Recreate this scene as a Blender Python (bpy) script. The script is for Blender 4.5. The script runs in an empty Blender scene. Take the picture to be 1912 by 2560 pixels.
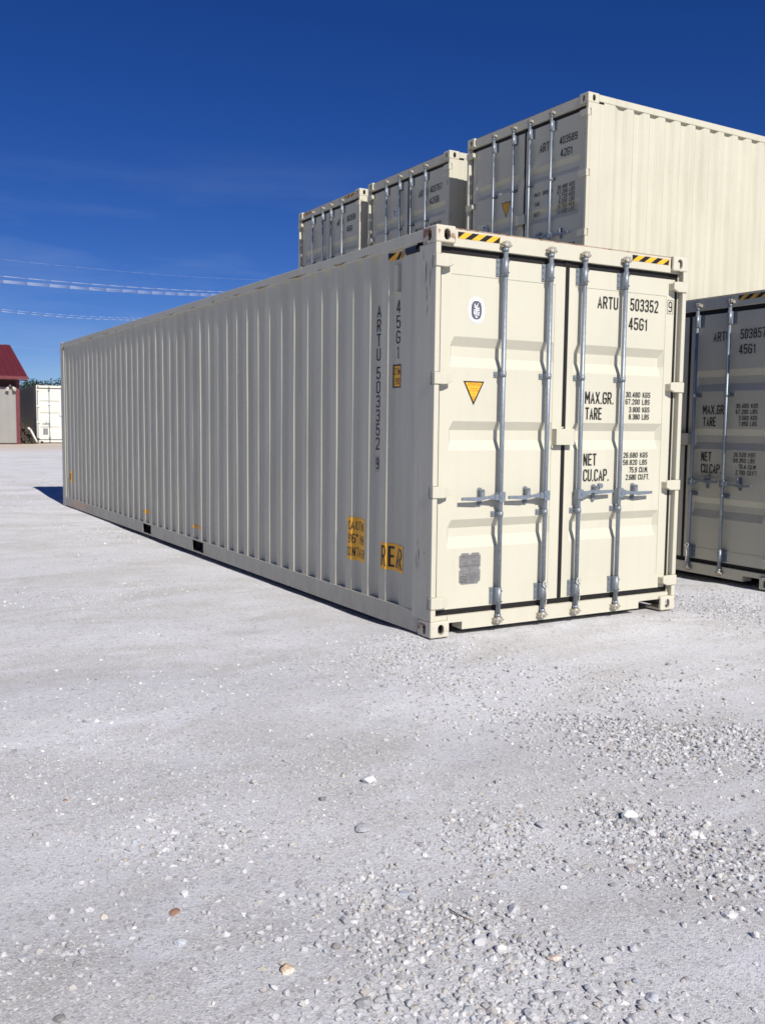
import bpy, bmesh, math, random
import numpy as np
from mathutils import Vector, Matrix
from mathutils import noise as mnoise

random.seed(7); rng = np.random.default_rng(7)
SC = bpy.context.scene
COL = SC.collection
R = math.radians

# ------------------------------------------------------------------ camera
CAM_POS = np.array([-3.67205, -5.62201, 1.52807])
YAW, PITCH, ROLL, FPX = -0.526316, -0.0923081, 0.0107409, 2391.03   # focal length in pixels of a 1912x2560 frame
_f = np.array([-math.sin(YAW)*math.cos(PITCH), math.cos(YAW)*math.cos(PITCH), math.sin(PITCH)])
_r0 = np.array([math.cos(YAW), math.sin(YAW), 0.0]); _u0 = np.cross(_r0, _f)
_r = _r0*math.cos(ROLL)+_u0*math.sin(ROLL); _u = -_r0*math.sin(ROLL)+_u0*math.cos(ROLL)
cd = bpy.data.cameras.new("camera"); cam = bpy.data.objects.new("camera", cd); COL.objects.link(cam)
cd.sensor_fit = 'VERTICAL'; cd.sensor_height = 36.0; cd.sensor_width = 27.0; cd.lens = FPX*36.0/2560.0
cd.clip_start = 0.05; cd.clip_end = 3000
cam.matrix_world = Matrix(((_r[0],_u[0],-_f[0],CAM_POS[0]),(_r[1],_u[1],-_f[1],CAM_POS[1]),(_r[2],_u[2],-_f[2],CAM_POS[2]),(0,0,0,1)))
SC.camera = cam
SC.render.engine = 'CYCLES'; SC.cycles.use_denoising = True; SC.cycles.denoiser = 'OPENIMAGEDENOISE'; SC.cycles.denoising_input_passes = 'RGB_ALBEDO_NORMAL'; SC.cycles.denoising_prefilter = 'ACCURATE'; SC.cycles.filter_width = 1.6; SC.cycles.use_adaptive_sampling = False; SC.cycles.max_bounces = 8; SC.cycles.sample_clamp_indirect = 4.0
SC.render.resolution_x = 764; SC.render.resolution_y = 1024

# ------------------------------------------------------------------ sky, sun, exposure
SUN_EL = R(38.0); SUN_AX = -0.028                 # the sun stands behind the camera, a touch to -X
w = bpy.data.worlds.new("World"); SC.world = w; w.use_nodes = True
nt = w.node_tree; nt.nodes.clear()
wo = nt.nodes.new('ShaderNodeOutputWorld'); bg = nt.nodes.new('ShaderNodeBackground')
sky = nt.nodes.new('ShaderNodeTexSky'); sky.sky_type = 'NISHITA'; sky.sun_disc = False
sky.sun_elevation = SUN_EL; sky.sun_rotation = math.pi + math.atan(-SUN_AX)
sky.altitude = 900; sky.air_density = 0.7; sky.dust_density = 0.0; sky.ozone_density = 6.0
hs = nt.nodes.new('ShaderNodeHueSaturation'); hs.inputs['Saturation'].default_value = 1.26; hs.inputs['Value'].default_value = 1.47
hs.inputs['Hue'].default_value = 0.52
gm = nt.nodes.new('ShaderNodeGamma'); gm.inputs['Gamma'].default_value = 0.93
# thin cirrus wisps low in the sky
tc = nt.nodes.new('ShaderNodeTexCoord'); mp = nt.nodes.new('ShaderNodeMapping')
mp.inputs['Scale'].default_value = (1.6, 1.6, 9.0); mp.inputs['Rotation'].default_value = (0.0, 0.16, 0.4)
ns = nt.nodes.new('ShaderNodeTexNoise'); ns.inputs['Scale'].default_value = 2.2; ns.inputs['Detail'].default_value = 6; ns.inputs['Roughness'].default_value = 0.55
rp = nt.nodes.new('ShaderNodeValToRGB'); rp.color_ramp.elements[0].position = 0.44; rp.color_ramp.elements[1].position = 0.85
rp.color_ramp.elements[1].color = (0.24, 0.24, 0.24, 1)
sx = nt.nodes.new('ShaderNodeSeparateXYZ'); mr = nt.nodes.new('ShaderNodeMapRange')
mr.inputs['From Min'].default_value = 0.27; mr.inputs['From Max'].default_value = 0.17
ml = nt.nodes.new('ShaderNodeMath'); ml.operation = 'MULTIPLY'
mx = nt.nodes.new('ShaderNodeMixRGB'); mx.inputs['Color2'].default_value = (9.0, 11.0, 13.5, 1)
L = nt.links.new
L(sky.outputs[0], gm.inputs['Color']); L(gm.outputs[0], hs.inputs['Color'])
L(tc.outputs['Generated'], mp.inputs['Vector']); L(mp.outputs[0], ns.inputs['Vector']); L(ns.outputs['Fac'], rp.inputs['Fac'])
L(tc.outputs['Generated'], sx.inputs[0]); L(sx.outputs['Z'], mr.inputs['Value'])
L(rp.outputs[0], ml.inputs[0]); L(mr.outputs[0], ml.inputs[1]); L(ml.outputs[0], mx.inputs['Fac'])
L(hs.outputs[0], mx.inputs['Color1']); L(mx.outputs[0], bg.inputs['Color']); L(bg.outputs[0], wo.inputs['Surface'])
bg.inputs['Strength'].default_value = 0.05
sd = bpy.data.lights.new("sun", 'SUN'); sd.energy = 5.0; sd.angle = R(0.53); sd.color = (1.0, 0.955, 0.885)
sun = bpy.data.objects.new("sun", sd); COL.objects.link(sun)
_sv = Vector((SUN_AX, -1.0, math.tan(SUN_EL)*math.hypot(1, SUN_AX))).normalized()
sun.rotation_euler = _sv.to_track_quat('Z', 'Y').to_euler(); sun.location = (-4, -10, 12)
vs = SC.view_settings; vs.view_transform = 'Standard'; vs.look = 'None'; vs.exposure = 0.16; vs.gamma = 1.0

# ------------------------------------------------------------------ geometry of the photograph
def proj(P):
    d = np.asarray(P, float)-CAM_POS; z = d@_f
    return 956+FPX*(d@_r)/z, 1280-FPX*(d@_u)/z
def ray(px, py):
    return _f+_r*(px-956)/FPX-_u*(py-1280)/FPX
def at_y(px, py, y):
    d = ray(px, py); return Vector(CAM_POS+d*((y-CAM_POS[1])/d[1]))
def at_z(px, py, z=0.0):
    d = ray(px, py); return Vector(CAM_POS+d*((z-CAM_POS[2])/d[2]))

# ------------------------------------------------------------------ node helpers / materials
def mat_new(name):
    m = bpy.data.materials.new(name); m.use_nodes = True
    t = m.node_tree; b = t.nodes['Principled BSDF']; return m, t, b
def N(t, kind, **kw):
    n = t.nodes.new(kind)
    for k, v in kw.items():
        if k in n.inputs: n.inputs[k].default_value = v
        else: setattr(n, k, v)
    return n
def ramp(t, fac, stops):
    n = t.nodes.new('ShaderNodeValToRGB'); e = n.color_ramp.elements
    while len(e) < len(stops): e.new(0.5)
    for i, (p, c) in enumerate(stops):
        e[i].position = p; e[i].color = (c[0], c[1], c[2], 1) if not isinstance(c, float) else (c, c, c, 1)
    t.links.new(fac, n.inputs['Fac']); return n.outputs['Color']
def mixc(t, fac, a, b, mode='MIX'):
    n = t.nodes.new('ShaderNodeMixRGB'); n.blend_type = mode
    for s, v in ((0, fac), (1, a), (2, b)):
        if hasattr(v, 'is_linked'): t.links.new(v, n.inputs[s])
        elif isinstance(v, (int, float)): n.inputs[s].default_value = v
        else: n.inputs[s].default_value = (v[0], v[1], v[2], 1)
    return n.outputs[0]
def coords(t, scale=(1, 1, 1), kind='Object'):
    c = t.nodes.new('ShaderNodeTexCoord'); m = t.nodes.new('ShaderNodeMapping')
    m.inputs['Scale'].default_value = scale; t.links.new(c.outputs[kind], m.inputs['Vector']); return m.outputs[0]
def noise(t, vec, scale, detail=4, rough=0.5, dist=0.0):
    n = N(t, 'ShaderNodeTexNoise', Scale=scale, Detail=detail, Roughness=rough, Distortion=dist)
    t.links.new(vec, n.inputs['Vector']); return n.outputs['Fac']
def bump(t, b, h, strength, dist=0.01):
    n = N(t, 'ShaderNodeBump', Strength=strength, Distance=dist); t.links.new(h, n.inputs['Height']); t.links.new(n.outputs[0], b.inputs['Normal'])

def paint(name, col, rough=0.42, dirt=0.0, rust=0.0, streak=0.25, rustcol=(0.16, 0.055, 0.02), dust=0):
    m, t, b = mat_new(name)
    v = coords(t); vz = coords(t, (14, 14, 0.9))
    big = noise(t, v, 1.3, 3, 0.5); fine = noise(t, v, 26, 5, 0.6); stk = noise(t, vz, 1.0, 5, 0.62)
    c = mixc(t, ramp(t, big, [(0.3, 0.0), (0.75, 1.0)]), col, tuple(x*0.93 for x in col))
    c = mixc(t, ramp(t, stk, [(0.5, 0.0), (0.8, streak)]), c, (col[0]*0.62, col[1]*0.58, col[2]*0.5))
    c = mixc(t, ramp(t, fine, [(0.62, 0.0), (0.8, 0.18+dirt)]), c, (col[0]*0.6, col[1]*0.55, col[2]*0.46))
    if rust > 0:
        rn = noise(t, v, 9, 8, 0.68, 0.4)
        c = mixc(t, ramp(t, rn, [(0.60-0.08*rust, 0.0), (0.64-0.06*rust, 0.8), (0.75, 1.0)]), c, rustcol)
    if dust:        # road dust and grime splashed up from the ground
        sz = N(t, 'ShaderNodeSeparateXYZ'); t.links.new(v, sz.inputs[0]); mz = N(t, 'ShaderNodeMapRange')
        mz.inputs['From Min'].default_value = 0.42; mz.inputs['From Max'].default_value = 0.02; t.links.new(sz.outputs['Z'], mz.inputs['Value'])
        dm = N(t, 'ShaderNodeMath', operation='MULTIPLY'); t.links.new(mz.outputs[0], dm.inputs[0]); t.links.new(ramp(t, noise(t, coords(t, (5, 5, 2)), 1.6, 6, 0.65), [(0.32, 0.15), (0.66, 0.8)]), dm.inputs[1])
        c = mixc(t, dm.outputs[0], c, (0.36, 0.325, 0.275))
        c = mixc(t, ramp(t, noise(t, coords(t, (0.9, 0.9, 0.35)), 2.0, 5, 0.6), [(0.45, 0.0), (0.7, 0.22)]), c, (0.44, 0.41, 0.33))
    t.links.new(c, b.inputs['Base Color'])
    b.inputs['Roughness'].default_value = rough
    rr = ramp(t, fine, [(0.3, rough), (0.8, min(1.0, rough+0.22))]); t.links.new(rr, b.inputs['Roughness'])
    b.inputs['Specular IOR Level'].default_value = 0.35
    bump(t, b, noise(t, v, 3.0, 3, 0.5), 0.12, 0.006)
    return m
CREAM = (0.567, 0.545, 0.440)
M = {}
M['cream'] = paint('cream_paint', CREAM, streak=0.10)
M['cream_side'] = paint('cream_panel_paint', (0.555, 0.533, 0.428), rough=0.5, dirt=0.10, streak=0.36, dust=1)
M['cream_frame'] = paint('cream_frame_paint', (0.562, 0.535, 0.43), streak=0.2)
M['cream_rust'] = paint('cream_chipped_paint', (0.575, 0.54, 0.44), rust=0.35, dirt=0.15)
M['casting_rust'] = paint('rusting_casting_paint', (0.575, 0.53, 0.42), rust=0.95, dirt=0.2)
M['roofpaint'] = paint('rusty_roof_edge', (0.34, 0.26, 0.19), rough=0.7, rust=0.9, dirt=0.2)
def simple(name, col, rough=0.6, metal=0.0, spec=0.4, var=0.12, scale=30, bmp=0.0):
    m, t, b = mat_new(name); v = coords(t)
    n = noise(t, v, scale, 5, 0.6)
    c = mixc(t, ramp(t, n, [(0.3, 0.0), (0.75, 1.0)]), tuple(min(1, x*(1+var)) for x in col), tuple(x*(1-var) for x in col))
    t.links.new(c, b.inputs['Base Color']); b.inputs['Roughness'].default_value = rough
    b.inputs['Metallic'].default_value = metal; b.inputs['Specular IOR Level'].default_value = spec
    if bmp: bump(t, b, n, bmp, 0.004)
    return m
M['galv'] = simple('galvanised_steel', (0.25, 0.285, 0.325), 0.5, 0.6, 0.5, 0.2, 60, 0.1)
M['galv_dark'] = simple('galvanised_bracket', (0.25, 0.28, 0.315), 0.52, 0.6, 0.5, 0.25, 70, 0.15)
M['castcam'] = simple('cast_cam_steel', (0.40, 0.37, 0.31), 0.5, 0.45, 0.5, 0.35, 80, 0.2)
M['rubber'] = simple('black_rubber_gasket', (0.012, 0.010, 0.010), 0.6, 0, 0.3, 0.3)
M['ink'] = simple('black_lettering', (0.016, 0.015, 0.014), 0.5, 0, 0.3, 0.3)
M['yellow'] = simple('yellow_decal', (0.86, 0.43, 0.035), 0.4, 0, 0.4, 0.06)
M['black'] = simple('black_decal', (0.014, 0.014, 0.014), 0.4, 0, 0.4, 0.2)
M['white'] = simple('white_decal', (0.82, 0.84, 0.86), 0.35, 0, 0.4, 0.03)
M['navy'] = simple('dark_grey_emblem', (0.10, 0.10, 0.125), 0.4, 0, 0.4, 0.1)
M['silver'] = simple('grey_emblem_line', (0.42, 0.45, 0.47), 0.4, 0, 0.4, 0.1)
M['plate'] = simple('stamped_aluminium_plate', (0.24, 0.235, 0.23), 0.45, 0.35, 0.5, 0.2, 60)
M['plate_ink'] = simple('plate_print', (0.06, 0.058, 0.058), 0.5)
M['dark'] = simple('dark_underframe', (0.035, 0.032, 0.028), 0.8, 0, 0.2, 0.3)
M['wood_floor'] = simple('plywood_floor', (0.10, 0.06, 0.035), 0.8)
M['skyblue'] = simple('blue_lettering', (0.16, 0.42, 0.75), 0.4)
M['tie'] = simple('white_seal_tie', (0.55, 0.53, 0.48), 0.5)

# ------------------------------------------------------------------ mesh builder
class MB:
    def __init__(s): s.v = []; s.f = []; s.m = []; s.sm = []
    def add(s, vs, fs, mi=0, smooth=False):
        o = len(s.v); s.v += [tuple(v) for v in vs]
        for f in fs: s.f.append([i+o for i in f]); s.m.append(mi); s.sm.append(smooth)
    def box(s, x0, x1, y0, y1, z0, z1, mi=0):
        v = [(x, y, z) for z in (z0, z1) for y in (y0, y1) for x in (x0, x1)]
        s.add(v, [(0,2,3,1),(4,5,7,6),(0,1,5,4),(2,6,7,3),(0,4,6,2),(1,3,7,5)], mi)
    def quad(s, a, b, c, d, mi=0): s.add([a, b, c, d], [(0, 1, 2, 3)], mi)
    def tube(s, p0, p1, r0, r1=None, n=12, mi=0, smooth=True, cap=True):
        r1 = r0 if r1 is None else r1
        p0, p1 = Vector(p0), Vector(p1); d = (p1-p0).normalized()
        a = d.cross(Vector((0, 0, 1)) if abs(d.z) < 0.9 else Vector((1, 0, 0))).normalized(); b = d.cross(a)
        vs = []
        for p, r in ((p0, r0), (p1, r1)):
            for k in range(n):
                q = 2*math.pi*k/n; vs.append(p+a*math.cos(q)*r+b*math.sin(q)*r)
        s.add(vs, [(k, (k+1) % n, n+(k+1) % n, n+k) for k in range(n)], mi, smooth)
        if cap:
            o = len(s.v)-2*n
            s.f.append([o+k for k in range(n)][::-1]); s.m.append(mi); s.sm.append(False)
            s.f.append([o+n+k for k in range(n)]); s.m.append(mi); s.sm.append(False)
    def path(s, pts, r, n=8, mi=0):
        for a, b in zip(pts[:-1], pts[1:]): s.tube(a, b, r, r, n, mi)
    def prism(s, poly, axis, a, b, mi=0):
        # poly: list of 2-D points in the two other axes (order x,y,z without `axis`)
        def P(p, t):
            return (t, p[0], p[1]) if axis == 0 else ((p[0], t, p[1]) if axis == 1 else (p[0], p[1], t))
        n = len(poly); vs = [P(p, a) for p in poly]+[P(p, b) for p in poly]
        s.add(vs, [(k, (k+1) % n, n+(k+1) % n, n+k) for k in range(n)]+[tuple(range(n))[::-1], tuple(range(n, 2*n))], mi)
    def mesh(s, name, mats, fix=True):
        me = bpy.data.meshes.new(name); me.from_pydata([tuple(v) for v in s.v], [], s.f)
        me.polygons.foreach_set('material_index', s.m); me.polygons.foreach_set('use_smooth', s.sm)
        for k in (mats if isinstance(mats, (list, tuple)) else [mats]): me.materials.append(M[k] if isinstance(k, str) else k)
        if fix:
            bm = bmesh.new(); bm.from_mesh(me); bmesh.ops.recalc_face_normals(bm, faces=bm.faces); bm.to_mesh(me); bm.free()
        me.update(); return me
def obj(name, me, parent=None, bevel=0.0, loc=None):
    o = bpy.data.objects.new(name, me); COL.objects.link(o)
    if parent is not None: o.parent = parent
    if loc is not None: o.location = loc
    if bevel:
        b = o.modifiers.new('bevel', 'BEVEL'); b.width = bevel; b.segments = 2; b.limit_method = 'ANGLE'; b.angle_limit = R(40)
    return o
def thing(name, label, cat, loc=(0, 0, 0), rotz=0.0, group=None):
    o = bpy.data.objects.new(name, None); COL.objects.link(o); o.location = loc; o.rotation_euler = (0, 0, rotz)
    o.empty_display_size = 0.3
    tag(o, label, cat, group); return o
def tag(o, label, cat, group=None):
    o['label'] = label; o['category'] = cat
    if group: o['group'] = group
    return o
def struct(o): o['kind'] = 'structure'; return o

# ------------------------------------------------------------------ text
_tc = {}
def glyphs(txt, wd, ht, gap=0.0):
    """flat text fitted to wd x ht, returns (verts2d, faces)"""
    key = (txt, gap)
    if key not in _tc:
        c = bpy.data.curves.new('t', 'FONT'); c.body = txt; c.size = 1.0; c.resolution_u = 3; c.space_character = 1.0+gap
        o = bpy.data.objects.new('t', c); COL.objects.link(o)
        bpy.context.view_layer.update()
        me = bpy.data.meshes.new_from_object(o.evaluated_get(bpy.context.evaluated_depsgraph_get()))
        v = np.array([q.co[:2] for q in me.vertices]); f = [list(p.vertices) for p in me.polygons]
        bpy.data.objects.remove(o); bpy.data.curves.remove(c); bpy.data.meshes.remove(me)
        _tc[key] = (v, f)
    v, f = _tc[key]; v = v-v.min(0); s = v.max(0); v = v/np.maximum(s, 1e-6)
    return v*[wd, ht], f
def _arc(cx, cy, rx, ry, a0, a1, n=5):
    return [(cx+rx*math.cos(R(a0+(a1-a0)*k/n)), cy+ry*math.sin(R(a0+(a1-a0)*k/n))) for k in range(n+1)]
def _loop(y0, y1, x0=0.0, x1=1.0, ry=0.17):
    rx = 0.42; ry = min(ry, (y1-y0)/2)
    return _arc(x1-rx, y1-ry, rx, ry, 0, 90)+_arc(x0+rx, y1-ry, rx, ry, 90, 180)+_arc(x0+rx, y0+ry, rx, ry, 180, 270)+_arc(x1-rx, y0+ry, rx, ry, 270, 360)
def _six():
    return [_arc(.58, .83, .42, .17, 25, 90)+_arc(.42, .83, .42, .17, 90, 180)+_arc(.42, .17, .42, .17, 180, 270)+_arc(.58, .17, .42, .17, 270, 360)+_arc(.58, .40, .42, .16, 0, 90)+[(.42, .56), (.10, .50)]]
SG = {'0': [_loop(0, 1)+['c']], 'O': [_loop(0, 1)+['c']], '1': [[(0, .80), (1, 1), (1, 0)]], 'I': [[(.5, 0), (.5, 1)]],
  '2': [_arc(.42, .83, .42, .17, 170, 90)+_arc(.58, .83, .42, .17, 90, 0)+[(1, .72), (.94, .60), (0, .03), (0, 0), (1, 0)]],
  '3': [_arc(.42, .83, .42, .17, 170, 90)+_arc(.58, .84, .42, .16, 90, 0)+_arc(.58, .69, .40, .16, 0, -90)+[(.35, .53)], _arc(.58, .37, .42, .16, 90, 0)+_arc(.58, .17, .42, .17, 0, -90)+_arc(.42, .17, .42, .17, 270, 190)],
  '4': [[(.74, 0), (.74, .96)], [(.66, 1), (0, .25), (1, .25)]],
  '5': [[(.95, 1), (.08, 1), (.03, .50)]+_arc(.50, .44, .50, .16, 140, 0)+_arc(.58, .17, .42, .17, 0, -90)+_arc(.42, .17, .42, .17, 270, 190)],
  '6': _six(), '7': [[(0, 1), (1, 1), (.38, 0)]], '8': [_loop(.53, 1, .04, .96)+['c'], _loop(0, .53)+['c']], '9': [[(1-a, 1-b) for a, b in _six()[0]]],
  'A': [[(0, 0), (.5, 1), (1, 0)], [(.20, .30), (.80, .30)]], 'B': [[(.50, .53), (0, .53), (0, 1)]+_arc(.55, .83, .40, .17, 90, 0)+_arc(.55, .70, .40, .17, 0, -90), [(0, .49), (0, 0)]+_arc(.58, .17, .42, .17, -90, 0)+_arc(.58, .36, .42, .17, 0, 80)],
  'C': [_arc(.58, .83, .42, .17, 0, 90)+_arc(.42, .83, .42, .17, 90, 180)+_arc(.42, .17, .42, .17, 180, 270)+_arc(.58, .17, .42, .17, 270, 360)],
  'E': [[(.95, 1), (0, 1), (0, 0), (.95, 0)], [(.06, .52), (.82, .52)]], 'F': [[(.95, 1), (0, 1), (0, 0)], [(.06, .52), (.82, .52)]],
  'G': [_arc(.58, .83, .42, .17, 0, 90)+_arc(.42, .83, .42, .17, 90, 180)+_arc(.42, .17, .42, .17, 180, 270)+_arc(.58, .17, .42, .17, 270, 360)+[(1, .46), (.55, .46)]],
  'H': [[(0, 0), (0, 1)], [(1, 0), (1, 1)], [(.06, .52), (.94, .52)]], 'K': [[(0, 0), (0, 1)], [(.95, 1), (.08, .42)], [(.32, .56), (1, 0)]], 'L': [[(0, 1), (0, 0), (.95, 0)]],
  'M': [[(0, 0), (0, 1)], [(1, 0), (1, 1)], [(0.02, .98), (.5, .35)], [(.5, .35), (.98, .98)]], 'N': [[(0, 0), (0, 1)], [(1, 0), (1, 1)], [(0.02, .96), (.98, .04)]],
  'P': [[(0, 0), (0, 1)]+_arc(.58, .82, .42, .18, 90, 0)+_arc(.58, .66, .42, .18, 0, -90)+[(.06, .48)]], 'R': [[(0, 0), (0, 1)]+_arc(.58, .82, .42, .18, 90, 0)+_arc(.58, .66, .42, .18, 0, -90)+[(.06, .48)], [(.55, .44), (1, 0)]],
  'S': [_arc(.58, .84, .42, .16, 15, 90)+_arc(.42, .84, .42, .16, 90, 180)+_arc(.42, .68, .42, .14, 180, 260)+_arc(.58, .36, .42, .15, 80, 0)+_arc(.58, .16, .42, .16, 0, -90)+_arc(.42, .16, .42, .16, 270, 195)],
  'T': [[(0, 1), (1, 1)], [(.5, .95), (.5, 0)]], 'U': [[(0, 1)]+_arc(.42, .17, .42, .17, 180, 270)+_arc(.58, .17, .42, .17, 270, 360)+[(1, 1)]], 'X': [[(0, 0), (1, 1)], [(0, 1), (1, 0)]], 'D': [[(.02, .02), (0, 1)]+_arc(.55, .80, .45, .20, 90, 0)+_arc(.55, .20, .45, .20, 0, -90)+[(0, 0)]],
  '.': [[(.5, 0), (.5, .001)]], "'": [[(.5, 1), (.5, .78)]], '"': [[(.1, 1), (.1, .78)], [(.9, 1), (.9, .78)]], 'm': [[(0, 0), (0, .6)], [(0, .55)]+_arc(.3, .5, .2, .12, 120, 0)+[(.5, 0)], [(.5, .5)]+_arc(.8, .5, .2, .12, 120, 0)+[(1, 0)]]}
SWD = {'1': .42, 'I': .14, '.': .14, "'": .14, '"': .34, 'M': 1.22, ' ': .62, 'm': 1.2}
def strokes(txt, wd, ht, tk=0.125):
    """even-width stencil lettering fitted to wd x ht: list of (verts, faces) per stroke"""
    t = tk*ht
    tot = sum(SWD.get(c, 1.0) for c in txt); n = len(txt); gp = min(2.0*t, 0.45*wd/max(1, n))
    unit = max((wd-t-gp*(n-1))/max(tot, 1e-6), 1e-4); x = t/2; out = []
    if tot < 0.2: unit = wd*0.5; x = wd/2-tot*unit/2
    for ci, ch in enumerate(txt):
        cw = SWD.get(ch, 1.0)*unit; sg = SG.get(ch, [])
        for si, st in enumerate(sg):
            closed = st[-1] == 'c'; pts = [p for p in st if p != 'c']
            P = [(x+px*cw, t/2+py*(ht-t)) for px, py in pts]
            if ch == '.': P = [(P[0][0], 0.0), (P[0][0], t*1.05)]
            Q = [P[0]]
            for p in P[1:]:
                if math.hypot(p[0]-Q[-1][0], p[1]-Q[-1][1]) > t*0.08: Q.append(p)
            if closed and math.hypot(Q[0][0]-Q[-1][0], Q[0][1]-Q[-1][1]) < t*0.08: Q.pop()
            if len(Q) < 2: continue
            m_ = len(Q); vs = []
            if not closed and ch != '.':   # square ends reach half a stroke further where the stroke ends on the box edge
                pass
            for i in range(m_):
                a = Q[(i-1) % m_] if (closed or i > 0) else None; b = Q[(i+1) % m_] if (closed or i < m_-1) else None; c = Q[i]
                def nd(p, q): d = math.hypot(q[0]-p[0], q[1]-p[1]); return ((q[0]-p[0])/d, (q[1]-p[1])/d)
                d1 = nd(a, c) if a else None; d2 = nd(c, b) if b else None
                cx, cy = c
                if d1 is None: d1 = d2; cx -= d2[0]*t/2*(ch != '.'); cy -= d2[1]*t/2*(ch != '.')
                if d2 is None: d2 = d1; cx += d1[0]*t/2*(ch != '.'); cy += d1[1]*t/2*(ch != '.')
                n1 = (-d1[1], d1[0]); n2 = (-d2[1], d2[0]); mx_, my_ = n1[0]+n2[0], n1[1]+n2[1]; l = math.hypot(mx_, my_)
                if l < 1e-3: mx_, my_ = n1; l = 1.0
                mx_, my_ = mx_/l, my_/l; k = 1.0/max(0.42, mx_*n1[0]+my_*n1[1])
                vs += [(cx+mx_*t/2*k, cy+my_*t/2*k), (cx-mx_*t/2*k, cy-my_*t/2*k)]
            vs = [(u, min(max(v, 0), ht)) for u, v in vs]
            fs = [[2*i+1, 2*i+3, 2*i+2, 2*i] for i in range(m_-1)]
            if closed: fs.append([2*m_-1, 1, 0, 2*m_-2])
            out.append((np.array(vs), fs, si))
        x += cw+gp
    return out
def frect(x0, x1, z0, z1): return [(x0, z0), (x1, z0), (x1, z1), (x0, z1)]
class Flat:
    """flat artwork in (u,v), layered; turned into a mesh on a face"""
    def __init__(s): s.p = []
    def poly(s, pts, mi, layer=0): s.p.append((np.array(pts, float), [list(range(len(pts)))], mi, layer)); return s
    def text(s, t, u0, u1, v0, v1, mi=0, layer=0, gap=0.0):
        v, f = glyphs(t, u1-u0, v1-v0, gap); s.p.append((v+[u0, v0], f, mi, layer)); return s
    def sten(s, t, u0, u1, v0, v1, mi=0, layer=0, tk=0.125):
        for v, f, si in strokes(t, u1-u0, v1-v0, tk): s.p.append((v+[u0, v0], f, mi, layer+si*0.35))
        return s
    def door(s, name, mats, y, step=0.0007):
        mb = MB()
        for v, f, mi, ly in s.p: mb.add([(a, y-ly*step, b) for a, b in v], f, mi)
        return mb.mesh(name, mats, fix=False)

# ------------------------------------------------------------------ container profile
LEN, WID = 12.192, 2.438
PB = [0.262, 0.446, 0.534]; PD = [0.008, 0.008, 0.044]
jr = random.Random(11)
for k in range(41):
    e = 0.660+0.2785*k; jt = jr.uniform(-0.0020, 0.0026)       # trough, slope facing the doors, crest, slope facing away
    PB += [e-0.050, e, e+0.100]; PD += [0.044, 0.0085+jt, 0.0085+jt*0.6]
    if k < 40: PB += [e+0.150]; PD += [0.044]
PB += [11.93]; PD += [0.012]
PB = np.array(PB); PD = np.array(PD)
def prof(y): return np.interp(y, PB, PD)

def side_panel_mesh(h, right):
    zs = np.linspace(0.160, h-0.088, 12); vs = []; n = len(PB)
    for zi, z in enumerate(zs):
        for i, (y, d) in enumerate(zip(PB, PD)):
            wv = 0.0011*math.sin(z*2.1+y*3.7)+0.0008*math.sin(z*5.3+y*9.1)
            if zi in (0, len(zs)-1): wv = 0
            x = d+wv if not right else WID-d-wv
            vs.append((x, y, z))
    fs = []
    for a in range(len(zs)-1):
        for i in range(n-1):
            q = (a*n+i, a*n+i+1, (a+1)*n+i+1, (a+1)*n+i); fs.append(q if right else q[::-1])
    mb = MB(); mb.add(vs, fs); return mb.mesh('side_panel', 'cream_side', fix=False)
def conform(flat, name, mats, off=0.0028, ymap=lambda u: u):
    """artwork in (y, z) laid onto the left side panel, following the corrugation"""
    bm = bmesh.new(); me = bpy.data.meshes.new(name)
    for v, f, mi, ly in flat.p:
        bv = [bm.verts.new((0.0008*ly, ymap(a), b)) for a, b in v]
        for q in f:
            try: fc = bm.faces.new([bv[i] for i in q]); fc.material_index = mi
            except ValueError: pass
    ys = [v.co.y for v in bm.verts]; lo, hi = min(ys), max(ys)
    for b in PB:
        if lo < b < hi:
            bmesh.ops.bisect_plane(bm, geom=bm.verts[:]+bm.edges[:]+bm.faces[:], plane_co=(0, float(b), 0), plane_no=(0, 1, 0))
    for v in bm.verts:
        v.co.x = float(prof(v.co.y))-off-v.co.x
    for f in bm.faces:
        f.normal_update()
        if f.normal.x > 0: f.normal_flip()
    bm.to_mesh(me); bm.free()
    for k in mats: me.materials.append(M[k])
    return me

# ------------------------------------------------------------------ corner casting (boolean, done once)
def stadium(w, h, n=10):
    r = w/2; pts = []
    for k in range(n+1): a = math.pi*k/n; pts.append((r*math.cos(a), h/2-r+r*math.sin(a)))
    for k in range(n+1): a = math.pi+math.pi*k/n; pts.append((r*math.cos(a), -(h/2-r)+r*math.sin(a)))
    return pts
def casting_base():
    W_, D_, H_ = 0.162, 0.178, 0.118
    def tmp(mb):
        me = mb.mesh('tmp', 'cream_frame'); o = bpy.data.objects.new('tmp', me); COL.objects.link(o); return o
    a = MB(); a.box(0, W_, 0, D_, 0, H_); A = tmp(a)
    bv = A.modifiers.new('b', 'BEVEL'); bv.width = 0.011; bv.segments = 3
    cut = []
    c = MB(); c.box(0.02, W_+0.05, 0.02, D_+0.05, 0.02, H_-0.02); cut.append(tmp(c))
    c = MB(); c.prism([(0.088+p[0], 0.057+p[1]) for p in stadium(0.052, 0.078)], 1, -0.05, 0.04); cut.append(tmp(c))
    c = MB(); c.prism([(0.092+p[0], 0.057+p[1]) for p in stadium(0.050, 0.078)], 0, -0.05, 0.04); cut.append(tmp(c))
    for k in cut:
        mo = A.modifiers.new('x', 'BOOLEAN'); mo.operation = 'DIFFERENCE'; mo.object = k; mo.solver = 'EXACT'
    bpy.context.view_layer.update()
    me = bpy.data.meshes.new_from_object(A.evaluated_get(bpy.context.evaluated_depsgraph_get()))
    me.name = 'corner_casting'
    for o in [A]+cut: bpy.data.objects.remove(o)
    return me
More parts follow.
